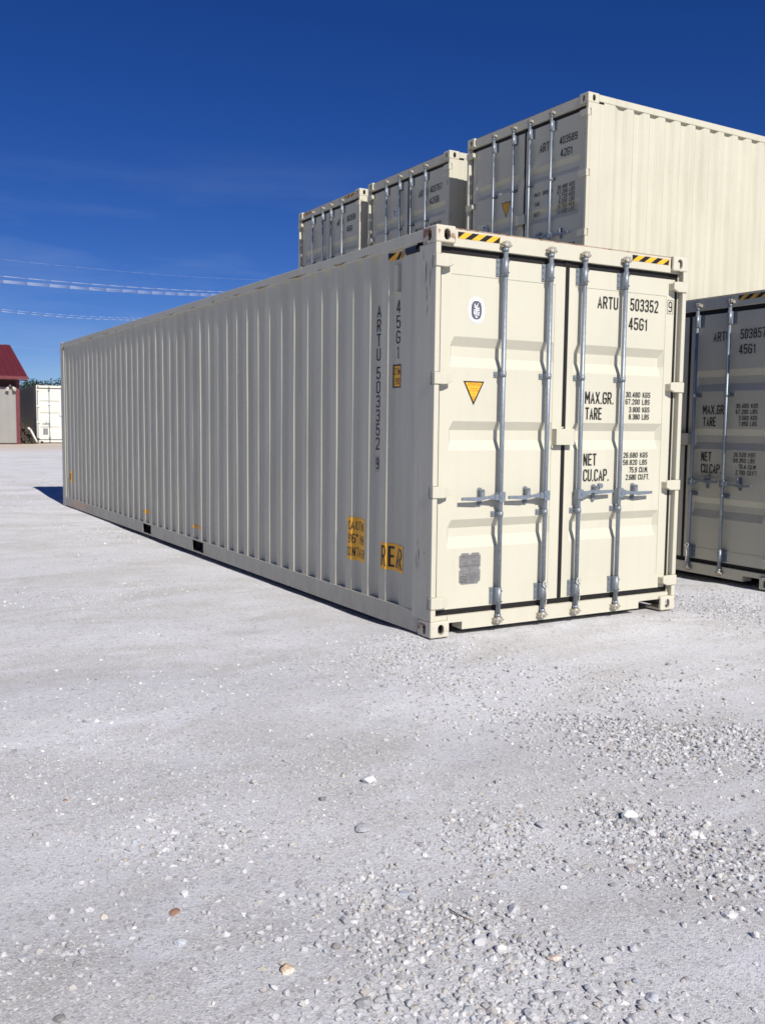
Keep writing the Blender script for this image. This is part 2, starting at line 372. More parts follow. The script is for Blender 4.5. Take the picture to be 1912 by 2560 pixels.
CAST = casting_base()
def casting_mesh(fx, fy, mat):
    me = CAST.copy(); me.materials.clear(); me.materials.append(M[mat])
    bm = bmesh.new(); bm.from_mesh(me)
    bmesh.ops.scale(bm, vec=(fx, fy, 1), verts=bm.verts)
    if fx*fy < 0: bmesh.ops.reverse_faces(bm, faces=bm.faces)
    bm.to_mesh(me); bm.free(); return me

# ------------------------------------------------------------------ container parts
HIN = (0.252, 1.047, 1.848, 2.655)                 # hinge heights of a 2.896 container
def zmap(z, h):
    return 0.19+(z-0.19)*(h-0.37)/2.526
DY = 0.055                                         # depth of the door face behind the end of the container
RODS = (0.600, 1.020, 1.352, 1.772)
_cache = {}
def cached(key, fn):
    if key not in _cache: _cache[key] = fn()
    return _cache[key]

def m_door(h, right):
    mb = MB()
    x0, x1 = (0.080, 1.200) if not right else (1.240, 2.356)
    z0, z1 = 0.190, h-0.180
    px0, px1 = (x0+0.085, x1-0.095) if not right else (x0+0.062, x1-0.092)
    pz0, pz1 = z0+0.12, z1-0.135
    # frame ring, proud of the pressed panel
    mb.box(x0, px0, DY, DY+0.05, z0, z1); mb.box(px1, x1, DY, DY+0.05, z0, z1)
    mb.box(px0, px1, DY, DY+0.05, z0, pz0); mb.box(px0, px1, DY, DY+0.05, pz1, z1)
    # pressed panel with three recesses
    yp = DY+0.0035; dd = 0.036; sl = 0.034
    rows = [(pz0, 0)]
    for a, b, c, d in ((0.632, 0.713, 0.777, 0.841), (1.341, 1.414, 1.486, 1.550), (1.933, 2.008, 2.082, 2.149)):
        rows += [(zmap(a, h), 0), (zmap(b, h), 1), (zmap(c, h), 1), (zmap(d, h), 0)]
    rows += [(pz1, 0)]
    cols = (px0, px0+sl, px1-sl, px1)
    vs = []
    for z, dflag in rows:
        for i, x in enumerate(cols): vs.append((x, yp+(dd if dflag and i in (1, 2) else 0), z))
    fs = []
    for a in range(len(rows)-1):
        for i in range(3): fs.append((a*4+i, a*4+i+1, (a+1)*4+i+1, (a+1)*4+i))
    mb.add(vs, fs)
    return mb.mesh('door', 'cream', fix=False)
def m_gasket(h, right):
    mb = MB(); y0, y1 = DY+0.006, DY+0.045; z0, z1 = 0.190, h-0.180
    if not right:
        mb.box(0.0505, 0.080, y0, y1, z0-0.042, z1+0.048); mb.box(0.080, 1.200, y0, y1, z1, z1+0.048); mb.box(0.080, 1.200, y0, y1, z0-0.042, z0)
    else:
        mb.box(1.200, 1.240, y0-0.003, y1, z0-0.042, z1+0.052); mb.box(1.240, 2.356, y0, y1, z1, z1+0.048); mb.box(1.240, 2.356, y0, y1, z0-0.042, z0)
        mb.box(2.356, 2.3875, y0, y1, z0-0.042, z1+0.048)
        mb.box(1.190, 1.250, y0-0.006, y0, z1+0.002, z1+0.056)
    return mb.mesh('gasket', 'rubber')
def m_hinge(right):
    mb = MB()
    poly = [(-0.0035, -0.041), (0.098, -0.041), (0.150, -0.020), (0.150, 0.024), (0.140, 0.036), (0.098, 0.041), (-0.0035, 0.041)]
    if right: poly = [(WID-a, b) for a, b in poly][::-1]
    mb.prism(poly, 1, -0.007, 0.022)
    a, b = (0.075, 0.150) if not right else (WID-0.150, WID-0.075)
    mb.box(a, b, 0.022, DY+0.001, -0.028, 0.028)
    a, b = (-0.0035, 0.012) if not right else (WID-0.012, WID+0.0035)
    mb.box(a, b, 0.022, 0.034, -0.041, 0.041)
    return mb.mesh('hinge', 'cream_frame')
def m_rod(h):
    mb = MB(); n = 14
    mb.tube((0, 0.008, 0.070), (0, 0.008, h-0.075), 0.0172, n=n)
    for z0, z1, r in ((0.105, 0.128, 0.022), (h-0.128, h-0.105, 0.022)): mb.tube((0, 0.008, z0), (0, 0.008, z1), r, n=n)
    return mb.mesh('locking_rod', 'galv')
def m_cam():
    mb = MB()      # toothed cam end and its keeper, centred on z=0 (body upwards)
    mb.tube((0, 0.006, -0.030), (0, 0.006, 0.012), 0.023, n=12)
    mb.prism([(-0.034, -0.030), (-0.020, -0.044), (-0.004, -0.034), (0.010, -0.046), (0.030, -0.034), (0.038, -0.012), (0.020, 0.000), (-0.028, 0.002)], 1, -0.014, 0.018)
    mb.box(-0.046, -0.030, 0.000, 0.031, -0.030, 0.004); mb.box(0.030, 0.046, 0.000, 0.031, -0.026, 0.006)
    mb.tube((-0.050, -0.004, -0.010), (0.052, -0.004, -0.016), 0.0065, n=8)
    return mb.mesh('cam_lock', 'castcam')
def bolt(mb, x, y, z, r=0.0085): mb.tube((x, y, z), (x, y-0.007, z), r, r*0.8, 8)
def m_guide():
    mb = MB()
    mb.box(-0.052, 0.052, DY-0.008, DY+0.0005, -0.062, 0.062)
    mb.tube((0, 0.008, -0.066), (0, 0.008, 0.066), 0.0222, n=14)
    mb.box(-0.0235, 0.0235, 0.008, DY-0.008, -0.062, 0.062)
    for sx_ in (-1, 1):
        for z in (-0.042, 0.0, 0.042): bolt(mb, sx_*0.040, DY-0.008, z)
    for z in (-0.04, 0.04): bolt(mb, 0.014, -0.012, z, 0.006)
    return mb.mesh('rod_guide', 'galv_dark')
def m_clamp():
    mb = MB()
    mb.box(-0.052, 0.052, DY-0.007, DY+0.0005, -0.019, 0.019)
    mb.tube((0, 0.008, -0.0185), (0, 0.008, 0.0185), 0.0225, n=14)
    mb.box(-0.021, 0.021, 0.008, DY-0.007, -0.0185, 0.0185)
    for sx_ in (-1, 1): bolt(mb, sx_*0.040, DY-0.007, 0)
    return mb.mesh('rod_clamp', 'galv_dark')
def m_handle(d, variant):
    """flat bar from the hub on the rod, pointing in direction d"""
    mb = MB()
    mb.box(-0.026, 0.026, -0.018, 0.030, -0.036, 0.036)
    mb.box(min(d*0.02, d*0.058), max(d*0.02, d*0.058), -0.012, 0.020, -0.022, 0.022)
    bolt(mb, d*0.010, -0.018, 0.0, 0.010)
    dz = 0.010*variant
    def seg(x0, x1, z0, z1, h0, h1, y0=-0.006, y1=0.006):
        mb.prism([(d*x0, z0-h0), (d*x1, z1-h1), (d*x1, z1+h1), (d*x0, z0+h0)] if d > 0 else [(d*x0, z0+h0), (d*x1, z1+h1), (d*x1, z1-h1), (d*x0, z0-h0)], 1, y0, y1)
    seg(0.055, 0.130, 0.0, -0.002+dz, 0.019, 0.010); seg(0.130, 0.205, -0.002+dz, -0.010+dz, 0.010, 0.016); seg(0.205, 0.352, -0.010+dz, -0.006+dz, 0.015, 0.011)
    return mb.mesh('door_handle', 'galv')
def m_latch(variant):
    mb = MB(); p = stadium(0.036, 0.135)
    mb.prism(p, 1, DY-0.010, DY+0.0005)
    mb.prism([(a*0.8, b*0.42+0.028) for a, b in p], 1, DY-0.052, DY-0.020)
    mb.tube((0, DY-0.008, 0.0), (0, 0.0, 0.0), 0.011, n=10)
    bolt(mb, 0, DY-0.010, -0.050, 0.011); bolt(mb, 0.0, DY-0.052, 0.048, 0.010)
    if variant: mb.prism([(0.02+a*0.7+b*0.3, 0.03+b*0.35) for a, b in p], 1, DY-0.045, DY-0.032); mb.tube((0.036, DY-0.030, 0.056), (0.036, DY-0.058, 0.056), 0.020, 0.020, 14)
    return mb.mesh('handle_latch', 'galv_dark')
def m_lockbox():
    mb = MB()
    mb.box(-0.088, 0.090, 0.000, 0.004, -0.060, 0.062); mb.box(-0.088, 0.090, 0.004, DY, 0.058, 0.062)
    mb.box(-0.088, -0.084, 0.004, DY-0.0005, -0.060, 0.058); mb.box(0.086, 0.090, 0.004, DY-0.0005, -0.060, 0.058)
    mb.box(-0.096, -0.010, DY-0.012, DY-0.004, -0.085, -0.062); mb.tube((-0.040, 0.030, 0.062), (0.0, 0.030, 0.074), 0.006, n=8)
    return mb.mesh('lock_box', 'cream_frame')
def m_post(h, right, rear):
    """corner post; the door end has slots where the hinges pass"""
    mb = MB()
    def bx(x0, x1, y0, y1, z0, z1):
        if right: x0, x1 = WID-x1, WID-x0
        if rear: y0, y1 = LEN-y1, LEN-y0
        mb.box(x0, x1, y0, y1, z0, z1)
    z0, z1 = 0.118, h-0.118
    bx(0.001, 0.050, DY, 0.200, z0, z1); bx(0.001, 0.010, 0.200, 0.262, z0, z1)
    if rear: bx(0.001, 0.120, 0.004, DY, z0, z1)
    else:
        e = [z0]
        for hz in HIN: c = zmap(hz, h); e += [c-0.0425, c+0.0425]
        e.append(z1)
        for a, b in zip(e[::2], e[1::2]): bx(0.001, 0.042, 0.003, DY, a, b)
        for a, b in zip(e[1::2], e[2::2]): bx(0.014, 0.040, 0.020, DY, a, b)
    return mb.mesh('corner_post', 'cream_frame')
def m_header(h):
    mb = MB(); mb.box(0.162, WID-0.162, 0.030, 0.120, h-0.131, h-0.014)
    mb.box(0.0505, 0.162, 0.034, 0.120, h-0.131, h-0.118); mb.box(WID-0.162, WID-0.0505, 0.034, 0.120, h-0.131, h-0.118)
    return mb.mesh('door_header', 'cream_frame')
def m_roofedge(h):
    mb = MB(); mb.box(0.150, WID-0.150, 0.040, 0.150, h-0.0138, h-0.0035); return mb.mesh('roof_edge', 'roofpaint')
def m_sill(h):
    mb = MB(); prof_ = [(0.162, 0.094), (0.292, 0.094), (0.292, 0.036), (2.052, 0.036), (2.052, 0.094), (WID-0.162, 0.094), (WID-0.162, 0.148), (0.162, 0.148)]
    mb.prism(prof_, 1, 0.030, 0.048); mb.box(0.295, 2.05, 0.048, 0.150, 0.036, 0.046); mb.box(0.292, 0.298, 0.048, 0.16, 0.036, 0.146); mb.box(2.046, 2.052, 0.048, 0.16, 0.036, 0.146)
    mb.box(0.0505, WID-0.0505, 0.048, 0.16, 0.132, 0.148)
    mb.box(0.0505, 0.162, 0.034, 0.048, 0.118, 0.148); mb.box(WID-0.162, WID-0.0505, 0.034, 0.048, 0.118, 0.148)
    return mb.mesh('door_sill', 'cream_frame')
def m_toprail(h, right):
    mb = MB(); a, b = (0.0025, 0.060) if not right else (WID-0.060, WID-0.0025)
    mb.box(a, b, 0.178, LEN-0.178, h-0.090, h-0.010); return mb.mesh('top_rail', 'cream_side')
def m_botrail(h, right):
    mb = MB(); a, b = (0.0015, 0.050) if not right else (WID-0.050, WID-0.0015); wl = (a, a+0.005) if not right else (b-0.005, b)
    ys = [0.178, 4.755, 5.125, 6.785, 7.150, LEN-0.178]
    for y0, y1 in zip(ys[::2], ys[1::2]): mb.box(wl[0], wl[1], y0, y1, 0.019, 0.157)
    for y0, y1 in ((ys[1], ys[2]), (ys[3], ys[4])): mb.box(wl[0], wl[1], y0, y1, 0.150, 0.157); mb.box(wl[0], wl[1], y0, y1, 0.019, 0.030)
    mb.box(a, b, 0.262, LEN-0.262, 0.157, 0.166); mb.box(a, b, 0.178, LEN-0.178, 0.013, 0.019)
    return mb.mesh('bottom_rail', 'cream_side')
def m_roof(h):
    mb = MB(); z = h-0.018; y = 0.15; vs = []; fs = []; ys = []
    while y < LEN-0.16:
        ys += [(y, 0), (y+0.05, 1), (y+0.10, 1), (y+0.15, 0)]; y += 0.209
    for yy, k in ys:
        for x, e in ((0.055, 0), (0.13, 1), (WID-0.13, 1), (WID-0.055, 0)): vs.append((x, yy, z+0.012*k*e))
    for i in range(len(ys)-1):
        for j in range(3): fs.append((i*4+j, i*4+j+1, i*4+j+5, i*4+j+4))
    mb.add(vs, fs); return mb.mesh('roof', 'cream_side', fix=False)
def m_floor(h):
    mb = MB(); mb.box(0.050, WID-0.050, 0.16, LEN-0.1, 0.125, 0.150, 1)
    y = 0.35
    while y < LEN-0.3:
        if not (4.7 < y < 5.2 or 6.7 < y < 7.2): mb.box(0.052, WID-0.052, y, y+0.045, 0.032, 0.124)
        y += 0.305
    for y in (4.755, 5.12, 6.78, 7.15): mb.box(0.052, WID-0.052, y-0.008, y, 0.030, 0.124)
    return mb.mesh('floor', ['dark', 'wood_floor'])
def m_endwall(h):
    mb = MB(); xs = []; x = 0.12
    while x < WID-0.2:
        xs += [(x, 0), (x+0.07, 0), (x+0.12, 1), (x+0.19, 1)]; x += 0.24
    xs.append((WID-0.12, 0)); vs = []; fs = []
    for z in (0.15, h-0.10):
        for a, k in xs: vs.append((a, LEN-0.02-0.04*k, z))
    n = len(xs)
    for i in range(n-1): fs.append((i+1, i, n+i, n+i+1))
    mb.add(vs, fs); mb.box(0.162, WID-0.162, LEN-0.08, LEN-0.002, h-0.10, h-0.012); mb.box(0.162, WID-0.162, LEN-0.08, LEN-0.002, 0.02, 0.15)
    return mb.mesh('end_wall', 'cream_side', fix=False)
def m_tie():
    mb = MB(); mb.path([(-0.024, -0.022, 0.07), (-0.010, -0.026, 0.045), (0.004, -0.03, 0.030), (0.006, -0.03, -0.06), (0.0, -0.028, -0.11)], 0.0035, 6)
    mb.path([(0.026, -0.020, 0.075), (0.022, -0.026, 0.055), (0.004, -0.03, 0.030)], 0.0035, 6)
    mb.path([(-0.024, -0.022, 0.07), (0.0, -0.018, 0.088), (0.026, -0.020, 0.075)], 0.0035, 6)
    mb.box(0.001, 0.013, -0.036, -0.027, -0.05, 0.0)
    return mb.mesh('seal_tie', 'tie')
def stripes(name, u0, u1, v0, v1, n, y=None):
    """yellow and black hazard strip, slanting like '/'"""
    F = Flat(); F.poly(frect(u0, u1, v0, v1), 1, 0)
    p = (u1-u0)/n; sl = p*0.55; k = 0
    for i in range(n+1):
        a = u0+p*i-sl*0.1; b = a+p*0.52
        q = [(a, v0), (b, v0), (b+sl, v1), (a+sl, v1)]
        q = [(min(max(u, u0), u1), v) for u, v in q]
        if q[1][0]-q[0][0] < 0.002 and q[2][0]-q[3][0] < 0.002: continue
        F.poly(q, 0, 1)
    return F

# ------------------------------------------------------------------ a whole container
def sub(name, key, fn, parent, loc=None, bevel=0.0):
    return obj(name, cached(key, fn), parent, bevel, loc)
def container(label, loc, rotz, h, txt, opts=()):
    t = thing('shipping_container', label, 'container', loc, rotz, 'cream shipping containers')
    hero = 'hero' in opts
    H = round(h, 3)
    for rt in (0, 1):
        for rear in (0, 1): sub('corner_post', ('post', H, rt, rear), lambda: m_post(h, rt, rear), t, bevel=0.004 if not rear else 0.0)
        sub('top_rail', ('tr', H, rt), lambda: m_toprail(h, rt), t, bevel=0.004); sub('bottom_rail', ('br', rt), lambda: m_botrail(h, rt), t)
        sp = sub('side_panel', ('sp', H, rt), lambda: side_panel_mesh(h, rt), t)
        if not rt: left_panel = sp
        for top in (0, 1):
            for rear in (0, 1):
                mt = 'cream_frame'
                if hero and not rear: mt = 'casting_rust' if (not rt and top) else 'cream_rust'
                o = sub('corner_casting', ('cc', rt, rear, mt), lambda: casting_mesh(-1 if rt else 1, -1 if rear else 1, mt), t,
                        (WID if rt else 0, LEN if rear else 0, (h-0.118) if top else 0))
                if mt == 'casting_rust': o['label'] = 'rusty top corner casting'
    hd = sub('door_header', ('hd', H), lambda: m_header(h), t, bevel=0.003)
    sub('roof_edge', ('re', H), lambda: m_roofedge(h), t)
    sub('door_sill', ('ds', H), lambda: m_sill(h), t, bevel=0.003)
    sub('roof', ('rf', H), lambda: m_roof(h), t); sub('floor', ('fl', H), lambda: m_floor(h), t); sub('end_wall', ('ew', H), lambda: m_endwall(h), t)
    if 'bare' in opts: nodoor = True
    doors = []
    for rt in (0, 1):
        d = sub('door', ('door', H, rt), lambda: m_door(h, rt), t); doors.append(d)
        sub('gasket', ('gk', H, rt), lambda: m_gasket(h, rt), d)
        for hz in HIN: sub('hinge', ('hg', rt), lambda: m_hinge(rt), d, (0, 0, zmap(hz, h)), 0.004)
        if 'onerod' in opts: rods = (0.62,) if not rt else (1.80,)
        else: rods = RODS[:2] if not rt else RODS[2:]
        for k, x in enumerate(rods):
            sub('locking_rod', ('rod', H), lambda: m_rod(h), d, (x, 0, 0))
            for nm, z in (('rod_guide', h-0.240), ('rod_guide', 0.262)): sub(nm, 'guide', m_guide, d, (x, 0, z))
            for z in ((1.893, 0.873) if h > 2.8 else (1.70, 0.83)): sub('rod_clamp', 'clamp', m_clamp, d, (x, 0, z))
            o = sub('cam_lock', 'cam', m_cam, d, (x, 0, 0.096)); o.scale = (.86, 1, .86); o = sub('cam_lock', 'cam', m_cam, d, (x, 0, h-0.094)); o.rotation_euler = (0, math.pi, 0); o.scale = (.86, 1, .86)
            dr = -1 if not rt else 1; va = 2 if (rt and k == 0) else 0
            sub('door_handle', ('hn', dr, va), lambda: m_handle(dr, va), d, (x, 0, 1.0))
            sub('handle_latch', ('la', va), lambda: m_latch(va), d, (x+dr*0.160 if dr < 0 else x+dr*0.185, 0, 1.003))
            if (rt == 0 and k == 1) or (rt == 1 and k == 0) or ('onerod' in opts and 0): sub('seal_tie', 'tie', m_tie, d, (x, 0, 0.262))
    sub('lock_box', 'lb', m_lockbox, doors[1], (1.197, 0, zmap(1.440, h)), 0.002)
    ydoor = DY-0.0012; ypan = DY+0.0035-0.0012
    if txt: # lettering on the right door
        for s_, a, b, c, d_ in txt:
            F = Flat(); F.sten(s_, a, b, c, d_, tk=0.118 if d_-c > 0.07 else 0.135); obj('lettering', F.door('lettering', ['ink'], ydoor), doors[1])
    if 'box9' in opts:
        F = Flat(); up = 0; a, b, c, d_ = 2.279, 2.345, 2.441+up, 2.553+up; e = 0.0035
        for q in (frect(a, b, c, c+e), frect(a, b, d_-e, d_), frect(a, a+e, c+e, d_-e), frect(b-e, b, c+e, d_-e)): F.poly(q, 0)
        obj('number_frame', F.door('number_frame', ['ink'], ydoor), doors[1])
    if 'stripes' in opts:
        for a, b in ((0.197, 0.562), (1.853, 2.255)):
            F = stripes('s', a, b, h-0.074, h-0.028, 3); obj('hazard_stripe', F.door('hazard_stripe', ['yellow', 'black'], 0.030-0.0012), hd)
    if 'emblem' in opts: emblem(doors[0], 0.386, 2.342, ypan, 0.142, 0.184)
    if 'emblem_low' in opts: emblem(doors[0], 0.36, 1.30, ypan, 0.12, 0.16)
    if 'emblem_mid' in opts: emblem(doors[0], 0.80, 1.98, ypan, 0.11, 0.15)
    if 'emblem_rt' in opts: emblem(doors[0], 0.90, 1.72, ypan, 0.10, 0.13)
    if 'triangle' in opts: triangle(doors[0], 0.284, 0.467, 1.838, 1.665, ypan)
    if 'triangle_in' in opts: triangle(doors[0], 0.73, 0.94, 1.60, 1.39, ypan)
    if 'triangle_low' in opts: triangle(doors[0], 0.72, 0.88, 1.24, 1.05, ypan)
    if 'triangle_hc' in opts: triangle(doors[0], 0.74, 0.90, 1.30, 1.12, ypan)
    if 'plate' in opts: csc_plate(doors[0], 0.276, 0.466, 0.361, 0.592, ypan)
    return t, doors, left_panel

def ell(cx, cz, rx, rz, n=40, p=2.3):
    out = []
    for k in range(n):
        a = 2*math.pi*k/n; c, s_ = math.cos(a), math.sin(a)
        out.append((cx+rx*math.copysign(abs(c)**(2/p), c), cz+rz*math.copysign(abs(s_)**(2/p), s_)))
    return out
def emblem(door, cx, cz, y, w_, h_):
    F = Flat(); rx, rz = w_/2, h_/2
    F.poly(ell(cx, cz, rx*1.03, rz*1.02), 0, 0); F.poly(ell(cx, cz, rx*0.99, rz*0.985), 2, 1); F.poly(ell(cx, cz, rx*0.91, rz*0.925), 0, 2)
    F.poly(ell(cx, cz, rx*0.65, rz*0.72, p=2.6), 1, 3)
    s_ = rx/0.071
    def P(pts): F.poly([(cx+a*s_, cz+b*s_) for a, b in pts], 0, 4)
    # small standing figure with raised arms, and the blocks beside it
    P([(-0.008, 0.020), (0.004, 0.022), (0.010, 0.004), (0.006, -0.012), (-0.002, -0.014), (-0.006, 0.002)])
    P([(-0.005, 0.026), (0.003, 0.028), (0.003, 0.037), (-0.004, 0.037)])
    P([(-0.008, 0.020), (-0.018, 0.014), (-0.020, 0.036), (-0.016, 0.050), (-0.012, 0.042), (-0.014, 0.026), (-0.006, 0.024)])
    P([(0.004, 0.022), (0.012, 0.030), (0.012, 0.040), (0.018, 0.050), (0.014, 0.052), (0.008, 0.040), (0.008, 0.032), (0.000, 0.026)])
    P([(-0.006, -0.008), (0.000, -0.012), (-0.006, -0.026), (-0.012, -0.040), (-0.016, -0.040), (-0.010, -0.022)])
    P([(0.000, -0.012), (0.006, -0.008), (0.004, -0.026), (0.006, -0.038), (-0.002, -0.040), (-0.002, -0.026)])
    P([(-0.026, 0.004), (-0.008, 0.004), (-0.010, -0.002), (-0.026, -0.002)]); P([(-0.025, -0.008), (-0.012, -0.008), (-0.018, -0.030), (-0.024, -0.030)])
    P([(0.010, 0.002), (0.025, 0.004), (0.025, -0.004), (0.010, -0.004)]); P([(0.012, -0.010), (0.024, -0.010), (0.022, -0.038), (0.012, -0.036), (0.016, -0.022)])
    P([(0.012, 0.008), (0.022, 0.006), (0.024, 0.016), (0.018, 0.024), (0.012, 0.016)]); P([(-0.014, -0.050), (0.012, -0.054), (0.010, -0.048), (0.002, -0.044), (-0.006, -0.044)])
    def ring(txt, a0, a1, flip):
        n = len(txt)
        for i, ch in enumerate(txt):
            if ch == ' ': continue
            a = a0+(a1-a0)*i/(n-1); v, f = glyphs(ch, 0.0062*s_, 0.0082*s_)
            v = v-[0.0031*s_, 0.0041*s_]; th = (a-math.pi/2) if not flip else (a+math.pi/2)
            c, s2 = math.cos(th), math.sin(th); v = v@np.array([[c, s2], [-s2, c]])
            F.p.append((v+[cx+rx*0.79*math.cos(a), cz+rz*0.825*math.sin(a)], f, 2, 3))
    ring('BUREAU VERITAS', R(178), R(2), False); ring('1828', R(250), R(292), True)
    obj('emblem', F.door('emblem', ['white', 'navy', 'silver'], y, 0.0005), door)
def triangle(door, x0, x1, zt, zb, y):
    F = Flat(); xm = (x0+x1)/2; e = 0.010
    F.poly([(x0, zt), (xm, zb), (x1, zt)], 1, 0); F.poly([(x0+e*1.75, zt-e), (xm, zb+e*2.6), (x1-e*1.75, zt-e)], 0, 1)
    s_ = (x1-x0)/0.183
    for tx, w_, dz, hh in (('ATTENTION', 0.112, 0.014, 0.020), ('THE CONTAINER', 0.078, 0.047, 0.009), ('MUST BE OPENED', 0.084, 0.064, 0.009), ('IN', 0.012, 0.083, 0.009), ('ITS', 0.018, 0.097, 0.009), ('UPRIGHT', 0.036, 0.113, 0.008), ('SIDE', 0.020, 0.128, 0.007)):
        F.text(tx, xm-w_*s_/2, xm+w_*s_/2, zt-(dz+hh)*s_, zt-dz*s_, 2, 2)
    obj('warning_triangle', F.door('warning_triangle', ['yellow', 'black', 'brown_ink'], y), door)
M['brown_ink'] = simple('brown_print', (0.22, 0.085, 0.012), 0.5)
def csc_plate(door, x0, x1, z0, z1, y):
    w_, h_ = x1-x0, z1-z0
    def Q(a, b): return (x0+a*w_, z0+b*h_)
    F = Flat()
    F.poly([Q(.10, 0), Q(.88, 0), Q(.92, .06), Q(1, .09), Q(1, .45), Q(.94, .47), Q(.94, .52), Q(1, .54), Q(1, .92), Q(.93, .93), Q(.93, 1), Q(.57, 1), Q(.57, .965), Q(.50, .94), Q(.45, .965), Q(.43, 1), Q(.10, 1), Q(.09, .93), Q(0, .93),
            Q(0, .54), Q(.06, .52), Q(.06, .47), Q(0, .45), Q(0, .06), Q(.06, .06)][::-1], 0, 0)
    def ln(a0, a1, b, t=.012): F.poly([Q(a0, b), Q(a1, b), Q(a1, b+t), Q(a0, b+t)], 1, 1)
    for k in range(5): ln(.05, .40, .055+k*.050, .016)
    ln(.02, .98, .60, .010); ln(.45, .93, .275, .010)
    F.poly([Q(.5, .31), Q(.508, .31), Q(.508, .58), Q(.5, .58)], 1, 1)
    for tx, a0, a1, b0, b1 in (('APPROVED FOR TRANSPORT', .10, .90, .885, .915), ('UNDER CUSTOMS SEAL', .18, .80, .83, .86), ('TYPE', .25, .35, .70, .72), ('MODEL', .18, .38, .65, .68), ('CSC SAFETY APPROVAL', .15, .85, .315, .345),
                               ('DATE MANUFACTURED', .45, .80, .225, .25), ('IDENTIFICATION NO', .45, .90, .18, .20), ('MAXIMUM GROSS', .45, .80, .135, .155), ('STACKING LOAD', .45, .74, .09, .11), ('RACKING TEST', .45, .70, .05, .07), ('OWNER NO', .60, .88, .72, .74), ('GB 0817', .62, .84, .68, .70), ('PLYWOOD TREATMENT', .10, .46, .555, .58), ('IMMUNITY', .60, .88, .555, .58)):
        u0, v0 = Q(a0, b0); u1, v1 = Q(a1, b1); F.text(tx, u0, u1, v0, v1, 1, 1)
    obj('data_plate', F.door('data_plate', ['plate', 'plate_ink'], y), door)

def door_text(num_a, num_b, digit, size, mg, tare, net, cap, up=0.0, boxed=True):
    o = [(num_a, 1.530, 1.742, 2.436+up, 2.530+up), (num_b, 1.873, 2.178, 2.440+up, 2.536+up), (size, 1.862, 2.060, 2.292+up, 2.387+up)]
    if digit: o.append((digit, 2.292, 2.333, 2.455+up, 2.541+up))
    o += [('MAX.GR.', 1.430, 1.729, 1.699, 1.793), ('TARE', 1.438, 1.607, 1.576, 1.670), ('NET', 1.432, 1.566, 1.217, 1.311), ('CU.CAP.', 1.434, 1.703, 1.094, 1.188)]
    o += [(mg[0], 1.856, 2.124, 1.758, 1.801), (mg[1], 1.856, 2.120, 1.702, 1.744), (tare[0], 1.897, 2.121, 1.640, 1.682), (tare[1], 1.897, 2.118, 1.582, 1.625)]
    o += [(net[0], 1.852, 2.119, 1.275, 1.317), (net[1], 1.852, 2.115, 1.217, 1.259), (cap[0], 1.920, 2.130, 1.155, 1.199), (cap[1], 1.886, 2.147, 1.096, 1.140)]
    return o

# ------------------------------------------------------------------ the long container in front
T_MAIN = door_text('ARTU', '503352', '9', '45G1', ('30.480 KGS', '67.200 LBS'), ('3.800 KGS', '8.380 LBS'), ('26.680 KGS', '58.820 LBS'), ('75.9 CU.M.', '2.680 CU.FT.'))
main, mdoors, mpanel = container('long cream container numbered ARTU 503352 standing alone on the gravel, doors in full sun', (0, 0, 0), 0, 2.896, T_MAIN,
                                 ('hero', 'box9', 'stripes', 'emblem', 'triangle', 'plate'))
# lettering and decals of its long left side (u = y)
def vtext(F, s_, yc, top, pitch, wd=0.056, ht=0.096):
    for i, ch in enumerate(s_):
        ww = wd if ch not in '1I' else wd*0.35
        for v, f, si in strokes(ch, ww, ht, 0.115): F.p.append((np.stack([yc+ww/2-v[:, 0], top-ht-pitch*i+v[:, 1]], 1), f, 0, si*0.4))
F = Flat(); F = None
for word, yc, top, pit, wd, ht in (('ARTU', 0.856, 2.436, 0.1105, .056, .096), ('503352', 0.857, 1.963, 0.1088, .056, .096), ('9', 0.857, 1.262, 0.11, .040, .092), ('45G1', 0.566, 2.441, 0.1115, .056, .096)):
    F = Flat(); vtext(F, word, yc, top, pit, wd, ht); obj('side_number', conform(F, 'side_number', ['ink']), mpanel)
F = Flat(); a, b, c, d = 0.828, 0.889, 1.156, 1.274; e = 0.0018
for q in (frect(a, b, c, c+e), frect(a, b, d-e, d), frect(a, a+e, c+e, d-e), frect(b-e, b, c+e, d-e)): F.poly(q, 0)
obj('number_frame', conform(F, 'number_frame', ['ink']), mpanel)
def mirror_text(F, s_, y_left, y_right, z0, z1, mi=1, layer=1):
    """text read from the -X side: left end at the larger y"""
    for v, f, si in strokes(s_, y_left-y_right, z1-z0, 0.118): F.p.append((np.stack([y_left-v[:, 0], z0+v[:, 1]], 1), f, mi, layer+si*0.35))
F = Flat(); F.poly(frect(0.985, 1.285, 0.414, 0.767), 0)
for s_, a, b, z0, z1 in (('CAUTION', 1.262, 1.008, 0.662, 0.735), ("9'6\" HIGH", 1.268, 1.003, 0.553, 0.630), ('CONTAINER', 1.280, 0.992, 0.446, 0.520)): mirror_text(F, s_, a, b, z0, z1)
obj('caution_label', conform(F, 'caution_label', ['yellow', 'black']), mpanel)
F = Flat(); F.poly(frect(0.400, 0.735, 0.412, 0.618), 0); mirror_text(F, 'REAR', 0.722, 0.415, 0.435, 0.596)
obj('rear_label', conform(F, 'rear_label', ['yellow', 'black']), mpanel)
F = Flat(); F.poly(frect(0.500, 0.622, 1.795, 1.968), 1); F.poly(frect(0.505, 0.612, 1.806, 1.957), 0, 1)
mirror_text(F, '2.9m', 0.608, 0.522, 1.893, 1.945, 1, 2); mirror_text(F, "9'6\"", 0.598, 0.520, 1.820, 1.868, 1, 2)
obj('height_label', conform(F, 'height_label', ['yellow', 'black']), mpanel)
F = Flat()
